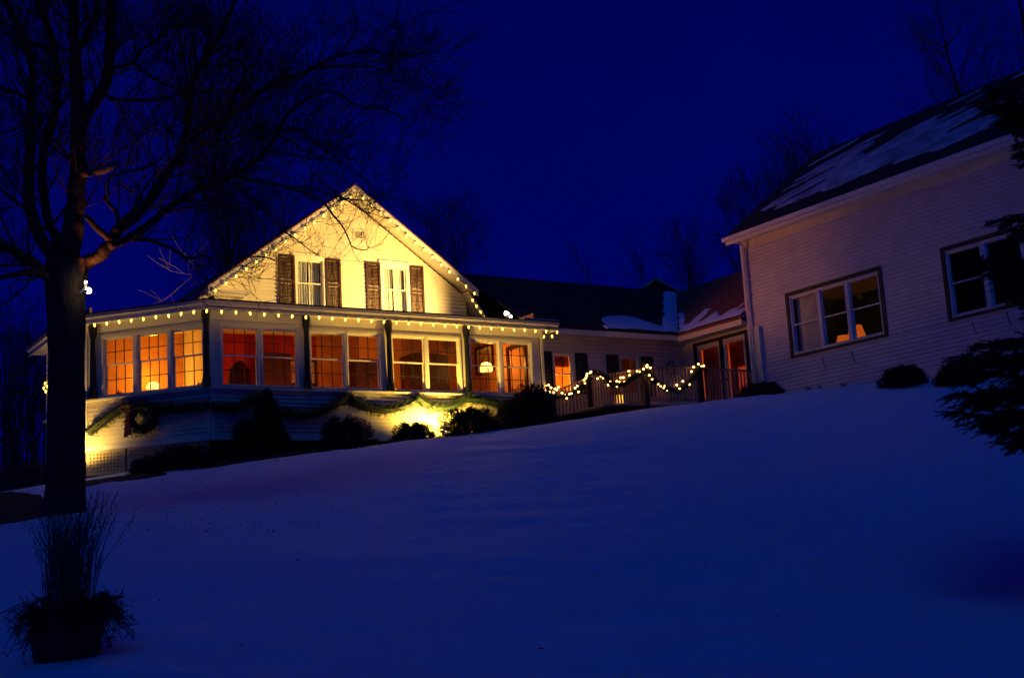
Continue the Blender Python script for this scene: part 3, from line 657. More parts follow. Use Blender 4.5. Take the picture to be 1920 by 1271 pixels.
def fR(y, x):
    s = (x-EX)/(RXr-EX); th_ = math.radians(24); L_ = (x-EX)*1.25
    a = -y*math.cos(th_)+L_*math.sin(th_); b = y*math.sin(th_)+L_*math.cos(th_)
    st_ = noise.noise(Vector((a*.42, b*2.0, 4))) + .5*noise.noise(Vector((a*.9, b*4.2, 9)))
    v = .27 + (.20+1.5*s)*st_ - max(0, s-.45)*1.0 - max(0, s-.8)*3 - max(0, y-23.9)*.8
    if s < .22: v -= (.22-s)*9
    return v
snow_on('roof_snow', lambda y, x: (x, y, EZ+(x-EX)*slR), 9.0, 25.0, EX+.1, RXr-.1, fR, barn, st=.07, th=.035, m='thin_snow')
mb = MB(); mb.tube([(23.70, 24.72, 8.42), (23.90, 24.72, 8.2), (23.93, 24.72, 6.0)], .04, 8)
mb.tube([(23.93, 24.72, 6.0), (23.93, 24.72, 4.2), (23.80, 24.65, 4.05)], .045, 8); mb.build('downspout', 'metal_white', barn)
mb = MB(); mb.box(23.86, 23.995, 24.42, 24.60, 3.9, 5.98); mb.build('cable_box', 'metal_white', barn)
for y, z in ((22.26, 4.62), (21.29, 4.63), (17.72, 4.65), (16.83, 4.69)):
    m = MB(); m.tube([(23.97, y+.10, z+.13), (23.90, y+.03, z+.14), (23.86, y, z+.08), (23.90, y, z-.06), (23.96, y, z-.16)], [.010, .010, .012, .010, .008], 5); m.build('bracket', 'iron', barn)
m = MB(); mb = MB()  # pale sheet added behind the left sash to bring blue into its pane
for i in range(17):
    u = bw[0][0][0]+.02+(bw[0][0][1]-bw[0][0][0]-.04)*i/16; q = -.16+.008*math.sin(i*1.9); m.v += [tuple(FR.P(u, q, 5.0)), tuple(FR.P(u, q, 6.5)), tuple(FR.P(u, q-.004, 5.0)), tuple(FR.P(u, q-.004, 6.5))]
for i in range(16): k = 4*i; m.f += [(k, k+4, k+5, k+1), (k+2, k+3, k+7, k+6)]
tag(m.build('pane_blue_sheet', 'curtain', smooth=True), 'pale sheet added behind the left sash of the three part window to turn its pane blue', 'added_sheet')
# lamp inside the right building
lamp((25.3, 22.35, 5.45), .26, 'dim orange lampshade glowing inside the three part window', 1.4, 'shade_dim', hh=.42)
lamp((25.9, 23.35, 5.40), .24, 'second dim orange lampshade behind the middle sash of the right building', 1.4, 'shade_dim', hh=.42)

# ------------------------------------------------------------------ deck and railing
deck = thing('deck', (22, 26, 3.6), 'raised wooden deck with slatted railing between the two buildings', 'deck')
n = 26
for i in range(n):
    y = 24.92+i*(28.0-24.92)/n; m = MB(); m.box(18.9, 23.96, y, y+.112, 3.80, 3.84); m.build('plank', 'deck_wood', deck)
m = MB(); m.box(20.22, 23.96, 24.86, 24.90, 3.55, 3.80); m.box(20.18, 20.22, 24.86, 27.3, 3.55, 3.80); m.build('rim_joist', 'deck_wood', deck)
balm = MB(); balm.box(-.018, .018, -.018, .018, 0, .80); bal_me = meshof(balm, 'baluster', 'rail_wood')
def railing(a, b, ztop0, ztop1, drop=.92):
    a = Vector(a); b = Vector(b); d = b-a; L = d.length; n = max(2, int(L/.115))
    A_, B_ = a.copy(), b.copy(); A_.z = ztop0; B_.z = ztop1
    m = MB(); m.bar(A_, B_, .09, .035); m.build('top_rail', 'rail_wood', deck)
    lo_a, lo_b = A_-Vector((0, 0, drop-.08)), B_-Vector((0, 0, drop-.08)); m = MB(); m.bar(lo_a, lo_b, .05, .05); m.build('bottom_rail', 'rail_wood', deck)
    for i in range(n):
        t = (i+.5)/n; p = A_.lerp(B_, t); inst('baluster', bal_me, (p.x, p.y, p.z-.815), deck, (0, 0, random.uniform(-.15, .15)))
def dpost(x, y, z1, w=.10, z0=3.3):
    m = MB(); m.box(x-w/2, x+w/2, y-w/2, y+w/2, z0, z1); m.box(x-w/2-.015, x+w/2+.015, y-w/2-.015, y+w/2+.015, z1, z1+.03); m.build('post', 'post_paint', deck)
railing((20.27, 24.86, 0), (22.0, 24.86, 0), 4.80, 4.84); railing((22.05, 24.86, 0), (23.9, 24.86, 0), 4.84, 4.82)
railing((20.25, 24.93, 0), (20.25, 27.2, 0), 4.76, 4.92); railing((20.2, 27.26, 0), (19.02, 27.26, 0), 4.90, 4.48)
for q in ((20.2, 24.86, 4.86), (22.03, 24.86, 4.92), (20.22, 27.25, 5.00), (18.98, 27.26, 4.60)): dpost(*q, w=.13)
# added glowing box in place of a low lit window behind the balusters
lt = thing('window_glow_box', (21.9, 27.0, 3.84), 'yellow glowing box standing in for a low lit window behind the railing', 'window_glow_box')
lc = onX(1162, 749, 20.9)
lt.location = Vector((lc.x, lc.y, 3.86))
m = MB(); x, y, z = lc.x, lc.y, lc.z
m.box(x-.10, x+.10, y-.10, y+.10, z-.12, z+.12); m.build('glow_box_pane', 'pane_glow', lt)
m = MB(); m.lathe((x, y, z+.12), [(.17, 0), (.12, .05), (.02, .12)], 4); m.box(x-.13, x+.13, y-.13, y+.13, z-.15, z-.12)
m.build('glow_box_frame', 'iron', lt)
m = MB(); m.box(x-.03, x+.03, y-.03, y+.03, 3.84, z-.15); m.build('pedestal', 'iron', lt)
point('lamp_light', (x, y-.25, z+.05), 2.5, (1, .62, .15), .06)  # added light for the glowing box, no lamp stands there

# ------------------------------------------------------------------ evergreen sprig helpers
def sprig(mb, a, b, ln=.03, n=24, r=.004):
    a = Vector(a); b = Vector(b); ax = (b-a); L = ax.length
    if L < 1e-5: return
    d = ax/L; s = d.cross(Vector((0, 0, 1)));  s = s.normalized() if s.length > .01 else Vector((1, 0, 0)); u = s.cross(d)
    mb.tube([a, b], [r, r*.4], 3, False)
    for i in range(n):
        t = random.random(); th = random.uniform(0, 6.283); p = a+ax*t; q = (s*math.cos(th)+u*math.sin(th))
        tip = p+(q*.9+d*.75).normalized()*ln*random.uniform(.7, 1.2)*(1-.35*t); w = d.cross(q)*.0028*(ln/.03)
        k = len(mb.v); mb.v += [tuple(p-w), tuple(p+w), tuple(tip)]; mb.f.append((k, k+1, k+2))
def garland_mesh(mb, pts, r=.10, dens=110, ln=.05):
    dens = dens*2.2; r = r*1.12
    pts = [Vector(p) for p in pts]; mb.tube(pts, r*.5, 6)
    for a, b in zip(pts, pts[1:]):
        n = int((b-a).length*dens)
        for i in range(n):
            c = a.lerp(b, random.random()); d = Vector((random.gauss(0, 1), random.gauss(0, 1), random.gauss(0, 1))).normalized()*r*random.uniform(.6, 1.25) + (b-a).normalized()*r*.4
            sprig(mb, c, c+d, ln*1.1, 11, .006)
def swags(P, us, ztop, sag, n=10):
    out_ = []
    for (a, za), (b, zb), sg in zip(list(zip(us, ztop)), list(zip(us, ztop))[1:], sag):
        for i in range(n): t = i/n; out_.append(P(a+(b-a)*t, za+(zb-za)*t-sg*4*t*(1-t)))
    out_.append(P(us[-1], ztop[-1])); return out_
gl = thing('siding_garland', (11, 26.9, 3.9), 'thick pine garland swagged along the white siding below the porch windows', 'garland')
gm = MB()
garland_mesh(gm, swags(lambda u, z: FL.P(u, .12, z), [.18, 1.15, 3.25], [3.60, 4.12, 3.93], [-.02, .05], 12), .185)
gm.build('canted_garland', 'garland_green', gl)
gm = MB()
garland_mesh(gm, swags(lambda u, z: FF.P(u, .12, z), [0, 1.0, 3.3, 5.2, 6.5, 8.2], [3.93, 4.14, 4.22, 4.20, 4.22, 3.85], [.14, .42, .30, .24, -.1], 12), .185)
gm.build('front_garland', 'garland_green', gl)
wr = thing('wreath', FL.P(1.62, .17, 3.8), 'large dark pine wreath with red bow on the canted porch siding', 'wreath')
wc = FL.P(1.62, .20, 3.79); gm = MB()
ring = [wc + FL.U*math.cos(t)*.29 + Vector((0, 0, 1))*math.sin(t)*.26 for t in [i*2*math.pi/24 for i in range(25)]]
garland_mesh(gm, ring, .19, 190); gm.build('wreath_ring', 'garland_green', wr)
gm = MB()
for du, dz in ((-.05, -.42), (.05, -.38)): gm.add([wc+FL.U*(-.28-.03)+FL.N*.12+Vector((0, 0, .20)), wc+FL.U*(-.28+.03)+FL.N*.12+Vector((0, 0, .20)), wc+FL.U*(-.26+du+.06)+FL.N*.16+Vector((0, 0, dz)), wc+FL.U*(-.26+du-.05)+FL.N*.16+Vector((0, 0, dz))] +
        [wc+FL.U*(-.28-.03)+FL.N*.115+Vector((0, 0, .20)), wc+FL.U*(-.28+.03)+FL.N*.115+Vector((0, 0, .20)), wc+FL.U*(-.26+du+.06)+FL.N*.155+Vector((0, 0, dz)), wc+FL.U*(-.26+du-.05)+FL.N*.155+Vector((0, 0, dz))], [(0, 1, 2, 3), (7, 6, 5, 4)])
for s_ in (-1, 1):
    lp = [wc+FL.U*(-.28)+FL.N*.13+Vector((0, 0, .22)), wc+FL.U*(-.28+s_*.13)+FL.N*.17+Vector((0, 0, .30)), wc+FL.U*(-.28+s_*.17)+FL.N*.13+Vector((0, 0, .22)), wc+FL.U*(-.28+s_*.1)+FL.N*.15+Vector((0, 0, .17)), wc+FL.U*(-.28)+FL.N*.13+Vector((0, 0, .21))]
    gm.tube(lp, .022, 5)
gm.build('bow', 'bow_red', wr)

# deck garland with lights
dg = thing('deck_garland', (20.3, 24.8, 4.6), 'pine garland with glowing white bulbs draped over the deck railing', 'garland')
def dpt(px, py):
    if px >= 1205: return onY(px, py, 24.76)
    if px >= 1106: return onX(px, py, 20.15)
    return onY(px, py, 27.16)
gp = [(1022, 733), (1045, 745), (1065, 742), (1090, 728), (1104, 706), (1112, 697), (1130, 703), (1148, 722), (1168, 722), (1185, 708), (1200, 701), (1211, 692), (1225, 712), (1250, 729), (1272, 733), (1290, 720), (1302, 704), (1312, 690), (1324, 692)]
gpw = [dpt(*p) for p in gp]; gm = MB(); garland_mesh(gm, gpw[:5], .08, 150, .045); garland_mesh(gm, gpw[5:11], .08, 150, .045); garland_mesh(gm, gpw[11:], .08, 150, .045); gm.build('pine_rope', 'garland_green', dg)
bb = MB(); bb.lathe((0, 0, 0), [(.005, -.030), (.020, -.020), (.027, 0), (.020, .018), (.005, .030)], 8); small_bulb = meshof(bb, 'bulb', 'bulb_amber', True)
BP = [(1019, 728), (1023, 723), (1028, 722), (1033, 727), (1039, 729), (1043, 731), (1045, 726), (1023, 733), (1029, 735), (1037, 736), (1053, 737), (1059, 741), (1066, 739), (1069, 738), (1076, 728), (1081, 724), (1061, 747), (1083, 735), (1095, 719), (1094, 713), (1097, 709), (1099, 705), (1101, 701), (1106, 699), (1109, 697), (1120, 699), (1126, 706), (1119, 710), (1131, 709), (1144, 716), (1139, 722), (1155, 715), (1160, 716), (1163, 708), (1168, 708), (1156, 725), (1170, 716), (1178, 696), (1180, 704), (1194, 696), (1198, 697), (1206, 692), (1212, 685), (1211, 688), (1217, 690), (1217, 704), (1222, 711), (1233, 720), (1238, 724), (1245, 724), (1243, 727), (1250, 731), (1267, 722), (1272, 729), (1279, 715), (1291, 721), (1294, 697), (1300, 688), (1307, 683), (1315, 687), (1319, 686)]
for p in BP: q = dpt(*p); inst('bulb', small_bulb, q + Vector((random.uniform(-.02, .02), random.uniform(-.04, 0), 0)), dg, (random.uniform(0, 3), random.uniform(0, 3), 0))

# ------------------------------------------------------------------ big bulb strings on the eaves
cb = MB(); cb.lathe((0, 0, 0), [(.005, -.058), (.017, -.044), (.026, -.018), (.024, .006), (.014, .030)], 8); big_bulb = meshof(cb, 'bulb', 'bulb_warm', True)
sk = MB(); sk.lathe((0, 0, 0), [(.017, .028), (.019, .065), (.010, .075)], 7); socket_me = meshof(sk, 'socket', 'cable')
def string(root, pts, zlift=.07, tilt=None):
    m = MB(); line = []
    for a, b in zip(pts, pts[1:]):
        for i in range(5): t = i/5; p = a.lerp(b, t); line.append(p+Vector((0, 0, zlift-.03*4*t*(1-t))))
    line.append(pts[-1]+Vector((0, 0, zlift))); m.tube(line, .006, 4); m.build('cable', 'cable', root)
    for p in pts:
        rt = (random.uniform(-.25, .25), random.uniform(-.25, .25), random.uniform(0, 3))
        b = inst('bulb', big_bulb, p+Vector((0, 0, random.uniform(-.008, .008))), root, rt); s_ = bpy.data.objects.new('socket', socket_me); COL.objects.link(s_); s_.parent = b
def along(a, b, n, jit=.02): return [a.lerp(b, (i/(n-1)) + (random.uniform(-jit, jit)/max(n, 2) if 0 < i < n-1 else 0)) for i in range(n)]
es = thing('eave_light_string', (14, 26.8, 6.0), 'string of warm bulbs hanging under the porch eave', 'string lights')
E0, E1 = offs(.385)[1], offs(.385)[2]
ZB = 6.015
p1 = along(Vector((E0.x, E0.y, ZB)), Vector((E1.x+.0, E1.y, ZB)), 12)
p2 = along(Vector((E1.x, E1.y, ZB)), Vector((18.98, YF-.385, ZB)), 29)[1:]
string(es, p1 + p2 + [Vector((19.0, 27.1, ZB-.06)), Vector((19.02, 27.5, ZB))])
gs = thing('gable_light_string', (14.4, 29.15, 9), 'string of warm bulbs following the rakes of the gable', 'string lights')
yb = 29.14
lft = along(Vector((10.55, yb, RZ-.25-(RX-10.55)*SL)), Vector((RX-.15, yb, RZ-.36)), 15); rgt = along(Vector((RX+.2, yb, RZ-.37)), Vector((17.92, yb, RZ-.25-(17.92-RX)*SR)), 14)
low = along(Vector((18.03, 29.43, 7.36)), Vector((18.62, 29.43, 6.58)), 6)
string(gs, lft+rgt+low, .045)
ls = thing('side_light_string', (7.7, 33.7, 5.4), 'cluster of warm bulbs on the low eave left of the tree trunk', 'string lights')
string(ls, [onX(82, 727, 7.5), onX(85, 718, 7.52), onX(88, 724, 7.54), onX(86, 733, 7.5)], .04)

# ------------------------------------------------------------------ floodlights
def flood(loc, target, power, col, label, size=80, rad=.06, body=1.0, blend=.6, vis=True):
    loc = Vector(loc); d = (Vector(target)-loc).normalized(); t = thing('floodlight', loc, label, 'floodlight')
    q = d.to_track_quat('Z', 'Y'); m = MB(); m.lathe((0, 0, 0), [(.03, -.19), (.035, -.14), (.033, -.11)], 12)
    m.v = [tuple(loc + q@(Vector(v)*body)) for v in m.v]; m.build('housing', 'metal_white', t, smooth=True)
    m = MB(); m.lathe((0, 0, 0), [(.033, -.105), (.045, -.07), (.072, -.01), (.070, .01), (.05, .028), (.02, .035)], 12); m.v = [tuple(loc + q@(Vector(v)*body)) for v in m.v]; m.build('lens', 'flood_lens', t, smooth=True)
    spot('flood_beam', loc + d*.07*body, target, power, col, size, blend, rad); return t
WARM = (1.0, .70, .30)
ft = flood(dep(166, 545, 17.75), (14.2, 29.8, 9.0), 1000, (1.0, .54, .08), 'bright floodlight strapped to the right side of the tree trunk', 30, .07, .62, 1.0)
m = MB(); m.tube([dep(150, 548, 17.9), dep(160, 540, 17.8), dep(162, 530, 17.8)], .018, 6); m.build('arm', 'metal_white', ft)
flood(dep(161, 528, 17.8), dep(300, 120, 18.4), 38, (1.0, .30, .05), 'small upward floodlight head above the bright one on the tree trunk', 84, .05, .30, .9)
fb = flood((17.50, 26.98, 6.46), (13.4, 29.8, 7.5), 3700, (1.0, .61, .17), 'twin headed floodlight on the porch roof right of the gable', 116, .05, .85, 1.0)
m = MB(); m.tube([(17.50, 27.0, 6.31), (17.58, 27.05, 6.40), (17.52, 27.0, 6.46)], .016, 6); m.build('arm', 'iron', fb)
flood((17.72, 27.05, 6.40), (24.7, 25.0, 8.0), 290, (1.0, .27, .08), 'small second floodlight head on the porch roof aimed at the right building', 70, .06, .55, 1.0)
flood((6.95, 29.45, 2.86), (7.66, 29.72, 3.9), 210, (1.0, .60, .12), 'ground floodlight behind the trunk washing the porch corner', 130, .06, 1.0, .7)
flood((15.25, 26.50, 3.36), (15.25, 27.2, 4.2), 680, (1.0, .60, .09), 'ground floodlight in front of the porch behind the bushes', 155, .05, 1.0, .6)

# ------------------------------------------------------------------ shrubs
def shrub(base, rx, ry, h, label, cone=False, n=1600, group=None, leaf=.045, mt='needles', seed=0, glow=False):
    rnd = random.Random(seed); base = Vector(base); base.z = min(base.z, gz(base.x, base.y))-.05
    t = thing('evergreen_shrub', base, label, 'shrub', group); st = MB()
    for k in range(9):
        a = rnd.uniform(0, 6.28); r = rnd.uniform(.2, .8); tip = base+Vector((math.cos(a)*rx*r, math.sin(a)*ry*r, h*rnd.uniform(.5, .95)*(1-.5*r if cone else 1-.3*r)))
        st.tube([base, base.lerp(tip, .5)+Vector((0, 0, .05)), tip], [.022, .014, .005], 4)
    st.build('stems', 'twig', t)
    m = MB(); random.seed(seed+5)
    lumps = [(rnd.uniform(0, 6.28), rnd.uniform(-.4, 1), rnd.uniform(.8, 1.18)) for _ in range(14)]
    for k in range(int(n*1.9)):
        z = rnd.random(); a = rnd.uniform(0, 6.28); q = max(0, 1-z)**.9 if cone else math.sqrt(max(0, 1-(z*1.05-.12)**2*.95))
        w = 1+.20*math.sin(a*3+seed)+.14*math.sin(a*7+z*9+seed)
        r = q*w*(rnd.random()**.4); c = base+Vector((math.cos(a)*rx*r, math.sin(a)*ry*r, h*z*(.9+.1*math.sin(a*5+seed)) ))
        d = Vector((math.cos(a)*.8+rnd.uniform(-.5,.5), math.sin(a)*.8+rnd.uniform(-.5,.5), rnd.uniform(.1, 1.1))).normalized()*leaf*rnd.uniform(1.2, 2.6)
        sprig(m, c, c+d, leaf*1.15, 11, .007)
    m.build('foliage', mt, t, kind='stuff'); return t
def bshrub(px, py, d, *a, **k): p = dep(px, py, d); return shrub(p, *a, **k)
bshrub(503, 850, 28.3, .62, .5, 1.55, 'tall conical dwarf spruce in front of the first porch windows', True, 2600, seed=1)
bshrub(470, 850, 28.0, .45, .4, .95, 'low dark bush at the left foot of the conical spruce', False, 1100, seed=2)
bshrub(648, 850, 28.3, .62, .5, .85, 'rounded dark bush under the third porch window', False, 1800, seed=3)
bshrub(776, 835, 28.6, .5, .4, .55, 'small low bush left of the glowing siding patch', False, 1200, seed=4)
bshrub(885, 822, 28.9, .75, .5, .72, 'wide dark bush in front of the glowing siding patch', False, 2200, seed=5)
bshrub(1003, 800, 30.2, .55, .5, 1.05, 'dark bush at the right porch corner beside the stair rail', False, 1800, seed=6)
bshrub(958, 800, 30.2, .35, .4, .75, 'narrow bush between the glowing patch and the porch corner', False, 900, seed=16)
bshrub(1432, 748, 31.0, .55, .5, .42, 'spreading low shrub at the corner of the right building', False, 1500, seed=7)
bshrub(1698, 722, 27.5, .55, .4, .46, 'low shrub against the clapboards under the gap between windows', False, 1500, seed=8)
bshrub(1800, 722, 26.5, .50, .4, .50, 'low shrub against the clapboards next to the near spruce', False, 1500, seed=9)
bshrub(292, 897, 27.0, .5, .4, .5, 'dark bush beside the lattice skirt of the porch', False, 1500, seed=10)
bshrub(350, 885, 27.3, .6, .5, .60, 'dark bush right of the lattice in front of the canted wall', False, 1500, seed=11)
bshrub(60, 930, 27.5, .9, .5, .75, 'brownish bush catching floodlight left of the tree trunk', False, 1600, seed=12, mt='dry_grass')
# flat bed of mulch along the porch foot
def bed(outline, name, m, lift, label=None):
    b = MB(); n = len(outline); cxm = sum(p[0] for p in outline)/n; cym = sum(p[1] for p in outline)/n
    R = 10; K = []
    for i in range(R+1):
        for x, y in outline:
            t = i/R; X, Y = cxm+(x-cxm)*t, cym+(y-cym)*t
            if i == R: X += .12*math.sin(x*9+y*5); Y += .12*math.cos(x*7)
            b.v.append((X, Y, gz(X, Y)+lift*(1 if i < R else -1.5)+.03*noise.noise(Vector((X*2, Y*2, 1)))))
    for i in range(R):
        for j in range(n): b.f.append((i*n+j, i*n+(j+1) % n, (i+1)*n+(j+1) % n, (i+1)*n+j))
    o_ = b.build(name, m, smooth=True); o_['kind'] = 'structure'; return o_
def dense(pts, k=6): return [(a[0]+(b[0]-a[0])*i/k, a[1]+(b[1]-a[1])*i/k) for a, b in zip(pts, pts[1:]+pts[:1]) for i in range(k)]
bed(dense([(8.0, 27.3), (8.7, 26.3), (10.2, 25.9), (12.5, 26.1), (15.5, 26.0), (18.4, 26.3), (18.6, 27.2), (9.8, 27.3), (9.0, 28.1), (8.3, 28.2)]), 'garden_bed', 'mulch', .05)
bed(dense([(-12, 27), (-4, 21.5), (1.2, 20.6), (3.6, 20.3), (5.0, 20.6), (6.0, 23.8), (5.8, 27.0), (5.5, 31), (-2, 38), (-14, 40)]), 'garden_bed', 'mulch', .06)
bed(dense([(6.2, 24.6), (7.0, 25.0), (8.4, 26.0), (7.6, 26.6), (6.4, 25.8)]), 'garden_bed', 'mulch', .05)

# ------------------------------------------------------------------ planter with dry grasses, near left
pb = thing('barrel_planter', (2.17, 8.95, -.36), 'dark wooden half barrel planter half buried in the snow at lower left', 'planter')
bx, by, bz = 2.17, 8.95, gz(2.17, 8.95)-.05
for k in range(18):
    t0_, t1_ = 2*math.pi*(k+.03)/18, 2*math.pi*(k+.97)/18; m = MB(); P8 = []
    for z, r in ((0, .20), (.18, .235), (.36, .25)):
        for rr_ in (r, r-.025):
            for t in (t0_, t1_): P8.append((bx+rr_*math.cos(t), by+rr_*math.sin(t), bz+z))
    f_ = []
    for s_ in (0, 4): f_ += [(s_, s_+1, s_+5, s_+4), (s_+3, s_+2, s_+6, s_+7), (s_+1, s_+3, s_+7, s_+5), (s_+2, s_, s_+4, s_+6)]
    f_ += [(0, 2, 3, 1), (8, 9, 11, 10)]; m.add(P8, f_); m.build('stave', 'barrel_wood', pb)
for z, r in ((.07, .215), (.28, .246)):
    m = MB(); m.tube([(bx+r*math.cos(i*math.pi/12), by+r*math.sin(i*math.pi/12), bz+z) for i in range(25)], .010, 5, False); m.build('hoop', 'iron', pb)
m = MB(); m.lathe((bx, by, bz), [(.22, .30), (.22, .325), (.02, .34)], 18); m.build('soil', 'mulch', pb)
random.seed(21)
gr = thing('ornamental_grass', (bx, by, bz+.33), 'tall dry grass stems and seed heads rising from the barrel planter', 'plant'); m = MB(); hd = MB()
for k in range(260):
    a = random.uniform(0, 6.28); r = random.uniform(0, .17); p = Vector((bx+r*math.cos(a), by+r*math.sin(a), bz+.32)); h = random.uniform(.35, .86)
    ln_ = Vector((random.gauss(0, .14), random.gauss(0, .14), 0)) + RR*(.05 if k % 3 else random.uniform(-.12, .22)); tip = p+Vector((0, 0, h))+ln_*h*1.2
    m.tube([p, p+Vector((0, 0, h*.5))+ln_*h*.35, tip], [.0035, .0028, .001], 3)
    if k % 2 == 0:
        for j in range(7):
            q = p.lerp(tip, .7+.3*j/7) ; dd = Vector((random.gauss(0, .5), random.gauss(0, .5), 1)).normalized()*.05; hd.tube([q, q+dd], [.003, .0006], 3)
m.build('stem', 'dry_grass', gr, kind='stuff'); hd.build('seed_heads', 'dry_grass', gr, kind='stuff')
tr = thing('trailing_evergreen', (bx, by, bz+.33), 'dark trailing evergreen sprays drooping over the rim of the barrel', 'plant'); m = MB()
for k in range(120):
    a = random.uniform(0, 6.28); L = random.uniform(.12, .30); d = Vector((math.cos(a), math.sin(a), 0)); p = Vector((bx, by, bz+.34))+d*.14; z_ = random.uniform(-.25, .18)
    a1, a2, a3 = p, p+d*L*.5+Vector((0, 0, .06+z_*.3)), p+d*L+Vector((0, 0, z_*.9-.05)); m.tube([a1, a2, a3], [.005, .004, .002], 3)
    for q0, q1 in ((a1, a2), (a2, a3)): sprig(m, q0, q1, .035, 20, .002)
    for j in range(5):
        q = a2.lerp(a3, random.random()); dd = Vector((random.gauss(0, 1), random.gauss(0, 1), random.gauss(-.2, .7))).normalized()*.09; sprig(m, q, q+dd, .028, 12, .002)
m.build('foliage', 'needles', tr, kind='stuff')
for k, (px, py, d) in enumerate(((715*.386, 1055*.386+780, 0), (0, 0, 0))):
    pass
random.seed(61); m = MB()
for k in range(170):
    px, py = random.gauss(430, 190), random.uniform(865, 1010); 
    if k % 6 == 0: px, py = random.uniform(100, 1500), random.uniform(880, 1240)
    r = ray(px, py); t = 5.0
    while t < 30 and (r*t).z > gz((r*t).x, (r*t).y): t += .25
    if t >= 30: continue
    p = r*t; p.z = gz(p.x, p.y)+.03+noise.noise(Vector((p.x*.35, p.y*.35, 0)))*.035; a = random.uniform(0, 6.28); l = random.uniform(.012, .035)
    d = Vector((math.cos(a), math.sin(a), random.uniform(-.1, .5)))*l; w = Vector((-math.sin(a), math.cos(a), random.uniform(-.3, .3)))*l*.4
    q = len(m.v); m.v += [tuple(p-d), tuple(p+w), tuple(p+d), tuple(p-w), tuple(p+Vector((0, 0, .012)))]; m.f += [(q, q+1, q+4), (q+1, q+2, q+4), (q+2, q+3, q+4), (q+3, q, q+4)]
lf = m.build('fallen_leaves', 'twig'); lf['kind'] = 'stuff'; lf['label'] = 'dark fallen leaves and twigs scattered on the snow slope'; lf['category'] = 'leaves'
# dried stalks poking out of the snow on the slope
random.seed(33); k = 0
for px, py, d in ((1540, 738, 31), (1585, 735, 30), (1520, 740, 31.5)):
    p = dep(px, py+6, d); p.z = gz(p.x, p.y); m = MB()
    for j in range(28):
        dd = Vector((random.gauss(0, .8), random.gauss(0, .8), random.uniform(.2, 1))).normalized()*random.uniform(.08, .22); m.tube([p, p+dd*.6, p+dd+Vector((0, 0, -.03))], [.006, .004, .001], 3)
    simple('dry_weeds', m, 'twig', ['weed tuft in the snow under the left edge of the three part window', 'weed tuft in the snow below the hanging bracket', 'weed tuft in snow nearest the corner shrub'][k], 'weed', 'weed tufts along the clapboard wall'); k += 1

# ------------------------------------------------------------------ trees
def wig(p, s): return p+Vector((random.gauss(0, s), random.gauss(0, s), random.gauss(0, s)))
def grow(mb, p, d, L, r, lev, up=.12, segs=4, spread=.75, kids=5, minr=.0022):
    pts = [p]; rad = [r]; d = d.normalized()
    for i in range(segs):
        d = (d + Vector((random.gauss(0, .17), random.gauss(0, .17), random.gauss(0, .13)+up))).normalized(); p = p+d*(L/segs); pts.append(p); rad.append(max(minr, r*(1-(i+1)/segs*.78)))
    mb.tube(pts, rad, 5 if r > .03 else 4 if r > .012 else 3, False)
    if lev <= 0: return
    for k in range(kids):
        t = random.uniform(.22, 1.0); i = min(int(t*segs), segs-1); q = pts[i].lerp(pts[i+1], t*segs-i); dd = (pts[i+1]-pts[i]).normalized()
        s_ = dd.cross(Vector((random.gauss(0, 1), random.gauss(0, 1), random.gauss(0, 1)))).normalized(); nd = (dd*random.uniform(.55, 1.0)+s_*spread).normalized()
        grow(mb, q, nd, L*random.uniform(.42, .72), max(minr, r*(1-t*.7)*.52), lev-1, up, max(3, segs-1), spread, max(2, kids-1), minr)
def bezier_fill(pts, n=4):     # Catmull-Rom refinement
    out_ = []
    P_ = [pts[0]]+pts+[pts[-1]]
    for i in range(1, len(P_)-2):
        a, b, c, d = P_[i-1:i+3]
        for k in range(n):
            t = k/n; out_.append(.5*((2*b)+(c-a)*t+(2*a-5*b+4*c-d)*t*t+(3*b-a-3*c+d)*t**3))
    out_.append(pts[-1]); return out_
random.seed(101)
mt = thing('maple_tree', (4.45, 18.6, 1.1), 'large bare spreading tree at left with a floodlight on its trunk', 'tree')
def px2m(w, d): return w/FOC*d/2
tp = [(118, 985, 18.7, 92), (120, 955, 18.6, 80), (123, 900, 18.4, 71), (124, 780, 18.2, 68), (124, 680, 18.1, 67), (124, 590, 18, 68), (123, 545, 18, 72), (124, 510, 18, 80), (126, 480, 18, 72)]
m = MB(); pts = [dep(a, b, c) for a, b, c, w in tp]; rd = [px2m(w, c) for a, b, c, w in tp]
pts2 = bezier_fill(pts, 5); rd2 = list(np.interp(np.linspace(0, 1, len(pts2)), np.linspace(0, 1, len(rd)), rd))
k0 = len(m.v); m.tube(pts2, rd2, 22)
m.v = [tuple(Vector(v)*(1+0) + (Vector(v)-Vector((pts[4].x, pts[4].y, v[2]))).normalized()*(.022*noise.noise(Vector((v[0]*7, v[1]*7, v[2]*1.2)))+.012*noise.noise(Vector((v[0]*20, v[1]*20, v[2]*4))))) for v in m.v]
m.build('trunk', 'bark', mt, smooth=True)
tw = MB()
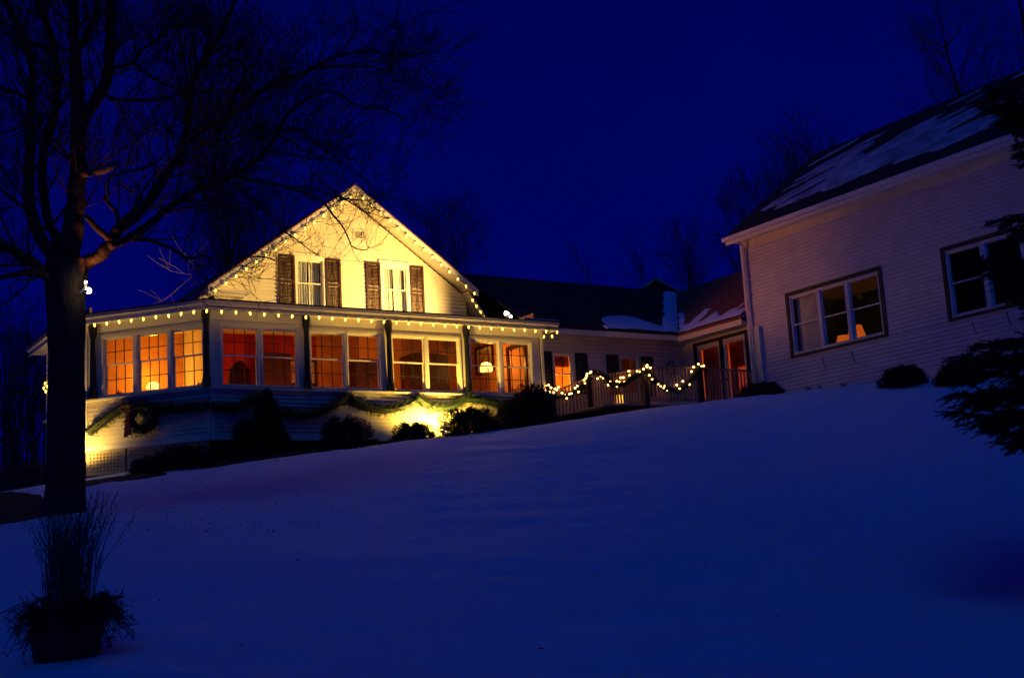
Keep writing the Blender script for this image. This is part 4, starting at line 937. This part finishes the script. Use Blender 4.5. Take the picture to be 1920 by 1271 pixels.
LIMBS = [   # (points px,py), depth0, depth1, width0, width1, twig density
 ([(126, 500), (134, 440), (140, 394), (147, 324), (146, 302), (147, 201), (142, 120), (138, 75), (137, 0), (140, -60)], 18, 18.3, 46, 14, 1.0),
 ([(150, 262), (163, 214), (185, 180), (199, 151), (204, 110), (206, 75), (209, 0), (212, -60)], 18.1, 18.6, 26, 17, .8),
 ([(112, 505), (98, 478), (80, 451), (57, 394), (53, 347), (57, 300), (55, 260), (60, 190), (60, 120), (38, 63), (15, 10), (0, -40)], 18, 17.0, 28, 11, 1.1),
 ([(113, 470), (104, 441), (92, 418), (80, 347), (83, 277), (101, 227), (106, 151), (98, 75), (75, 20), (60, -30)], 18.1, 18.8, 20, 12, 1.1),
 ([(112, 528), (90, 517), (59, 491), (24, 470), (0, 456), (-60, 425)], 18, 17.0, 26, 14, 1.0),
 ([(95, 522), (70, 508), (40, 512), (0, 522), (-60, 545)], 17.8, 16.8, 12, 6, 1.2),
 ([(135, 512), (160, 493), (193, 475), (212, 448), (226, 427), (255, 399), (283, 371), (307, 335), (330, 300), (345, 262), (353, 227), (358, 164), (378, 121), (403, 83), (433, 20), (450, -30)], 18, 19.0, 28, 8, 1.0),
 ([(205, 462), (236, 449), (271, 427), (307, 397), (342, 373), (378, 352), (400, 347), (430, 333), (455, 320), (476, 305), (500, 280), (513, 261), (533, 224), (561, 195), (607, 173), (635, 176), (669, 198), (720, 205), (760, 225)], 18, 21.0, 17, 3.5, 1.15),
 ([(333, 290), (355, 262), (400, 235), (437, 215), (485, 173), (527, 150), (570, 136), (615, 112), (655, 100), (700, 96), (740, 105), (800, 100)], 18.4, 19.5, 10, 3, 1.2),
 ([(585, 130), (640, 125), (697, 127), (730, 134), (765, 147), (810, 165)], 19.2, 20, 4.5, 2, 1.4),
 ([(512, 252), (525, 241), (561, 246), (598, 272), (635, 300), (669, 326), (700, 350)], 19.8, 21.5, 5, 2, 1.2),
 ([(482, 302), (499, 286), (527, 286), (570, 295), (621, 300), (655, 312)], 19.4, 21, 5, 2, 1.2),
 ([(440, 330), (491, 342), (524, 348), (565, 360), (606, 381), (626, 405), (643, 426), (653, 446), (661, 463), (684, 469), (692, 463)], 19.0, 21.5, 6, 1.6, .9),
 ([(540, 350), (575, 352), (610, 362), (645, 372), (690, 376), (715, 368)], 20.6, 22.0, 4, 1.6, 2.2),
 ([(600, 340), (630, 362), (665, 385), (690, 400), (705, 390)], 21.0, 22.2, 3.5, 1.5, 2.2),
 ([(440, 345), (490, 390), (532, 433), (557, 450), (581, 469), (600, 481)], 19.0, 21.2, 4, 1.4, .9),
 ([(224, 451), (260, 449), (283, 451), (330, 470), (349, 484), (378, 480), (400, 482), (463, 481), (500, 483), (520, 491)], 18.1, 20.8, 9, 1.8, 1.0),
 ([(195, 177), (216, 186), (277, 189), (327, 181), (365, 172), (480, 170), (540, 160)], 18.4, 19.2, 7, 3, 1.2),
 ([(207, 130), (230, 124), (252, 121), (277, 141), (315, 161), (352, 171)], 18.5, 19, 7, 4, 1),
 ([(252, 118), (265, 95), (302, 70), (327, 48), (378, 45), (430, 30)], 18.6, 19.4, 6, 3, 1.2),
 ([(223, 427), (219, 401), (208, 387), (196, 371), (202, 366), (204, 335), (230, 325), (280, 312), (310, 290)], 18.1, 18.4, 8, 3, .8),
 ([(204, 448), (185, 430), (160, 404)], 18, 17.8, 12, 9, 0),
 ([(345, 262), (380, 268), (430, 262), (480, 240), (540, 262), (600, 300)], 18.6, 17.4, 6, 2, 1.3),
 ([(398, 340), (406, 290), (410, 250), (430, 200), (445, 160)], 19, 18.5, 6, 2.5, 1.2),
 ([(300, 400), (350, 390), (400, 386), (470, 392)], 18.6, 19, 5, 2, 1.2),
 ([(60, 190), (30, 175), (0, 165), (-40, 170)], 17.4, 17, 8, 4, 1.3),
 ([(101, 227), (70, 215), (35, 240), (0, 250)], 18.4, 18, 7, 3, 1.3),
 ([(100, 95), (60, 80), (20, 50), (-20, 40)], 18.5, 18, 8, 4, 1.2),
 ([(147, 90), (165, 60), (180, 20), (190, -30)], 18.2, 18.4, 9, 6, 1.2),
 ([(345, 230), (352, 170), (345, 110), (335, 60), (330, 0)], 18.9, 18.7, 5, 2.5, 1.2),
 ([(57, 394), (30, 380), (0, 355), (-40, 345)], 17.6, 17, 7, 4, 1.2)]
for li, (pp, d0, d1, w0, w1, td) in enumerate(LIMBS):
    n = len(pp); pts = [dep(a, b, d0+(d1-d0)*i/(n-1)) for i, (a, b) in enumerate(pp)]
    q = bezier_fill(pts, 4); L = len(q); fat = 1.0 if w0 > 15 else 1.2
    rd = [fat*px2m(w0+(w1-w0)*(i/(L-1))**.8, d0)*(1+.10*noise.noise(Vector((i*.7, li, 0)))) for i in range(L)]
    q = [q[0]] + [wig(p_, rd[i]*.10) for i, p_ in enumerate(q[1:], 1)]
    m = MB(); m.tube(q, rd, 12 if w0 > 15 else 8 if w0 > 6 else 5); m.build('limb', 'bark', mt, smooth=True)
    if td == 0: continue
    tot = sum((b-a).length for a, b in zip(q, q[1:])); nt_ = int(tot*7.5*td)
    for k in range(nt_):
        t = random.uniform(.18, 1.0) if w0 > 12 else random.uniform(.1, 1.0); i = min(int(t*(L-1)), L-2); p = q[i]; dd = (q[i+1]-q[i]).normalized()
        if 12 < w0 and t < .3 and random.random() < .6: continue
        s_ = dd.cross(Vector((random.gauss(0, 1), random.gauss(0, 1), random.gauss(0, 1)))).normalized()
        nd = (dd*random.uniform(.5, 1.1)+s_*.8+Vector((0, 0, .15))).normalized()
        near_house = (450 < pp[min(int(t*n), n-1)][0] and pp[min(int(t*n), n-1)][1] > 330)
        grow(tw, p, nd, random.uniform(.45, 1.35)*(.55 if near_house else 1), min(.022, max(.0045, rd[i]*.42)), 1 if near_house else 2, .20 if near_house else .10, 5 if near_house else 4, .75, 4 if near_house else 5, .0033 if near_house else .0042)
tw.build('twigs', 'twig', mt, kind='stuff')
m = MB(); m.tube([dep(158, 324, 18), dep(175, 322, 17.85), dep(195, 319, 17.75), dep(216, 307, 17.7)], [.07, .062, .055, .05], 9); m.build('cut_limb', 'cut_wood', mt, smooth=True)

def bare_tree(px, py, d, h, label, seed, group, spread=.7, lean=0, kids=6, r=None, mesh_sink=None, levs=3):
    random.seed(seed); b = dep(px, py, d); gzv = gz(b.x, b.y); hh = h; b = Vector((b.x, b.y, gzv-.3))
    t = thing('bare_tree', b, label, 'tree', group); m = MB(); r = r or hh*.013; pts = [b]; rad = [r*1.2]; p = b; dd = Vector((lean, 0, 1)).normalized(); S = 8
    for i in range(S): dd = (dd+Vector((random.gauss(0, .05), random.gauss(0, .05), .1))).normalized(); p = p+dd*hh/S; pts.append(p); rad.append(r*(1-(i+1)/S*.85))
    m.tube(pts, rad, 7); m.build('trunk', 'bark', t, smooth=True); c = MB()
    for k in range(int(hh*4.0)):
        tt = random.uniform(.25, 1)**.8; i = min(int(tt*S), S-1); q = pts[i].lerp(pts[i+1], tt*S-i); a = random.uniform(0, 6.28)
        grow(c, q, Vector((math.cos(a)*spread, math.sin(a)*spread, .75)), hh*.30*(1.15-tt*.6), rad[i]*.42, levs-1, .14, 4, .6, kids-1, .0052 if d > 40 else .004)
    c.build('crown', 'twig', t, kind='stuff'); return t
G1 = 'bare trees behind the house'
def htop(px, ytop, d, ybase=None):   # height from the ground at that spot up to the ray of its top
    tpt = dep(px, ytop, d); return tpt.z - gz(tpt.x, tpt.y)
for i, (px, yt, d, lb, sp) in enumerate(((420, 330, 42, 'slim bare tree behind the left rake of the gable', .7), (483, 300, 44, 'bare tree behind the middle of the left rake', .7), (530, 360, 48, 'faint bare tree just left of the gable peak', .7),
        (790, 360, 45, 'wide bare tree right of the gable peak', 1.0), (850, 400, 52, 'bare tree above the dark wing roof beside the gable', .9),
        (1395, 330, 46, 'bare tree rising behind the eave corner of the right building', .6), (1320, 400, 48, 'dense bare tree left of the right building', .6), (1490, 240, 44, 'bare tree above the left end of the snowy roof', .5), (1560, 225, 46, 'bare tree tips showing over the snowy ridge', .5),
        (1440, 300, 50, 'thin bare tree behind the rake of the right building', .6), (1130, 480, 70, 'far bare tree over the wing roof left of the little gable', .7), (1200, 470, 72, 'far bare tree behind the little far gable', .7), (1270, 430, 60, 'tall thin bare tree right of the little far gable', .6),
        (1850, 20, 38, 'bare tree at the upper right corner above the roof', .8), (1930, -60, 40, 'bare tree cropped by the right edge above the roof', .8))):
    yt += 55 if px > 1300 else 15
    bare_tree(px, yt, d, htop(px, yt, d), lb, 300+i, G1, sp, levs=3 if d < 55 else 2)
G2 = 'bare trees in the dark woods at left'
LW_ = ['slender bare tree at the far left edge of the woods', 'second bare tree in the woods left of the trunk', 'bare tree behind the left limb in the woods', 'leaning bare tree deep in the left woods', 'bare tree in the woods just left of the lit eave', 'short bare tree low in the left woods']
for i, (px, yt, d) in enumerate(((5, 640, 45), (30, 600, 50), (70, 620, 48), (50, 650, 60), (88, 640, 42), (15, 720, 36))): bare_tree(px, yt, d, max(3, htop(px, yt, d)), LW_[i], 500+i, G2, .6, levs=3)
# far woods reading as one mass
random.seed(77); m = MB()
for k in range(420):
    a = random.uniform(-.62, .62); dd = random.uniform(75, 125); c = FW.copy(); c.z = 0; c.normalize(); s_ = Vector((c.y, -c.x, 0)); p = (c*math.cos(a)+s_*math.sin(a))*dd
    h = random.uniform(7, 13)*(1.0 if a < -.25 else .85); p.z = gz(p.x, p.y)-.5
    m.tube([p, p+Vector((random.gauss(0, .4), 0, h*.5)), p+Vector((random.gauss(0, .8), 0, h))], [.16, .1, .02], 4, False)
    for j in range(9):
        t = random.uniform(.25, .95); q = p+Vector((0, 0, h*t)); e = q+Vector((random.gauss(0, 1.3), random.gauss(0, 1.3), random.uniform(.5, 2.2))); m.tube([q, e], [.05, .01], 3, False)
        for l in range(3): w_ = q.lerp(e, random.random()); m.tube([w_, w_+Vector((random.gauss(0, .6), random.gauss(0, .6), random.uniform(.3, 1)))], [.02, .006], 3, False)
fo = m.build('far_woods', 'twig'); fo['kind'] = 'stuff'; fo['label'] = 'dark bare woods along the horizon behind the buildings'; fo['category'] = 'woods'

# far little house
fc = dep(1227, 560, 75); fh = thing('far_house', (fc.x, fc.y, gz(fc.x, fc.y)), 'small dark far house whose gable peeks over the wing roof', 'house')
R_ = RR.copy(); R_.z = 0; R_.normalize(); Bk = Vector((-R_.y, R_.x, 0))
def Lc(a, b, z): return fc + R_*a + Bk*b + Vector((0, 0, z-fc.z))
zp = dep(1232, 521, 75).z; ze = zp-.95; zb = gz(fc.x, fc.y)-1
m = MB(); m.hexa([Lc(-1.2, 0, zb), Lc(1.6, 0, zb), Lc(1.6, 6, zb), Lc(-1.2, 6, zb), Lc(-1.2, 0, ze), Lc(1.6, 0, ze), Lc(1.6, 6, ze), Lc(-1.2, 6, ze)]); m.add([Lc(-1.2, 0, ze), Lc(1.6, 0, ze), Lc(.15, 0, zp)], [(0, 1, 2)]); m.build('wall', 'dark_room', fh)
m = MB()
for s0, s1 in (((-1.4, ze-.1), (.15, zp)), ((.15, zp), (1.8, ze-.15))): m.hexa([Lc(s0[0], -.3, s0[1]), Lc(s1[0], -.3, s1[1]), Lc(s1[0], 6, s1[1]), Lc(s0[0], 6, s0[1]), Lc(s0[0], -.3, s0[1]+.08), Lc(s1[0], -.3, s1[1]+.08), Lc(s1[0], 6, s1[1]+.08), Lc(s0[0], 6, s0[1]+.08)])
m.build('roof', 'shingle', fh)
m = MB(); m.bar(Lc(-1.4, -.32, ze-.12), Lc(.15, -.32, zp-.04), .04, .12); m.bar(Lc(.15, -.32, zp-.04), Lc(1.8, -.32, ze-.16), .04, .12); m.build('rake_board', 'trim', fh)

# near spruce at the right edge
random.seed(55)
sp_ = dep(2050, 1000, 11.0); sp_z = gz(sp_.x, sp_.y)
spruce = thing('spruce_tree', (sp_.x, sp_.y, sp_z), 'near dark spruce reaching in from the right edge of the view', 'tree')
HT = 5.6
m = MB(); tp_ = [Vector((sp_.x+.02*math.sin(k*1.3), sp_.y+.02*math.cos(k*1.7), sp_z-.2+(HT+.2)*k/14)) for k in range(15)]
m.tube(tp_, [.115*(1-k/14)**.85+.008 for k in range(15)], 9); sprig(m, tp_[-2], tp_[-1]+Vector((0, 0, .1)), .035, 90, .005); m.build('trunk', 'bark', spruce, smooth=True)
def bough(tip, L0z, w=.35, dens=1.0):
    root = Vector((sp_.x, sp_.y, L0z)); tip = Vector(tip); ax = tip-root; L = ax.length; d = ax.normalized(); sd = d.cross(Vector((0, 0, 1))).normalized(); m = MB()
    mid = root.lerp(tip, .55)+Vector((0, 0, -.06)); pl = bezier_fill([root, mid, tip], 8); m.tube(pl, list(np.linspace(.022, .004, len(pl))), 5)
    for a, b in zip(pl[4:], pl[5:]): sprig(m, a, b, .030, 40, .004)
    n = int(L*24*dens)
    for k in range(n):
        t = .18+.82*(k+random.random()*.6)/n; i = min(int(t*(len(pl)-1)), len(pl)-2); p = pl[i].lerp(pl[i+1], t*(len(pl)-1)-i); s_ = 1 if k % 2 else -1
        l = (w*(1-t)*.9+.10)*random.uniform(.75, 1.15); dd = (d*.75+sd*s_*.75+Vector((0, 0, random.uniform(-.4, .22)))).normalized(); e = p+dd*l
        m.tube([p, e], [.005, .003], 3, False); sprig(m, p, e, .034, int(l*520), .007)
        for j in range(int(l*22)):
            q = p.lerp(e, random.uniform(.2, .9)); d3 = (dd*.8+d*random.uniform(.1, .7)+Vector((0, 0, random.uniform(-.6, .3)))+sd*random.gauss(0, .4)).normalized()*random.uniform(.07, .14); sprig(m, q, q+d3, .030, 46, .006)
    m.build('bough', 'needles', spruce)
tips = [(1788, 772), (1790, 738), (1798, 705), (1808, 668), (1830, 645), (1840, 795), (1872, 806), (1905, 812), (1815, 755), (1850, 660), (1880, 640), (1930, 815), (1850, 730), (1880, 770), (1890, 700), (1925, 660),
        (1876, 412), (1835, 488), (1850, 505), (1875, 470), (1900, 540), (1890, 500), (1915, 430),
        (1852, 190), (1868, 168), (1880, 205), (1905, 200), (1900, 150), (1918, 238)]
for px, py in tips:
    dd_ = random.uniform(9.9, 11.3); tp_ = dep(px, py, dd_); bough(tp_, tp_.z+random.uniform(-.05, .28), .34 if py > 600 else .17)

# the rest of the spruce: whorls of boughs all round, sharing three bough shapes
def bough_mesh(sd):
    rnd = random.Random(sd); random.seed(sd); m = MB(); pl = [Vector((t, .02*math.sin(t*5+sd), -.22*t*t+.10*t)) for t in [k/9 for k in range(10)]]
    m.tube(pl, list(np.linspace(.022, .004, 10)), 5)
    for a, b in zip(pl[3:], pl[4:]): sprig(m, a, b, .034, 40, .006)
    for k in range(24):
        t = .15+.85*k/24; i = min(int(t*9), 8); p = pl[i].lerp(pl[i+1], t*9-i); s_ = 1 if k % 2 else -1; l = (.42*(1-t)+.10)*rnd.uniform(.8, 1.15)
        dd = Vector((.75, s_*.75, rnd.uniform(-.35, .1))).normalized(); e = p+dd*l; sprig(m, p, e, .034, int(l*420), .006)
        for j in range(int(l*14)):
            q = p.lerp(e, rnd.uniform(.2, .9)); d3 = (dd+Vector((.5, rnd.gauss(0, .4), rnd.uniform(-.5, .2)))).normalized()*rnd.uniform(.07, .14); sprig(m, q, q+d3, .030, 36, .006)
    me = bpy.data.meshes.new('bough'); me.from_pydata(m.v, [], m.f); me.materials.append(MAT['needles']); return me
BM = [bough_mesh(k) for k in (11, 12, 13)]
random.seed(90); z = sp_z+.35; wh = 0
while z < sp_z+HT-.15:
    L = .18+1.35*(1-(z-sp_z)/HT)**.9
    for k in range(7):
        a = 2*math.pi*(k+random.uniform(-.25, .25))/7+wh*.5; l = L*random.uniform(.82, 1.1); dv = Vector((math.cos(a), math.sin(a), 0)); base_ = Vector((sp_.x, sp_.y, z+random.uniform(-.05, .05)))
        ok_ = True
        for tt in (.4, .7, 1.0):
            for sv in (-.3, 0, .3):
                q = base_ + dv*l*tt + Vector((-dv.y, dv.x, 0))*sv*l*(1.1-tt); dz = q.dot(FW)
                if dz > .1 and W0/2+FOC*q.dot(RR)/dz < 1930: ok_ = False
        if not ok_: continue
        o = bpy.data.objects.new('bough', random.choice(BM)); COL.objects.link(o); o.parent = spruce; o.location = base_ - spruce.location
        o.scale = (l, l*.9, l); o.rotation_euler = (0, random.uniform(-.25, .05), a)
    z += .24+.06*random.random(); wh += 1
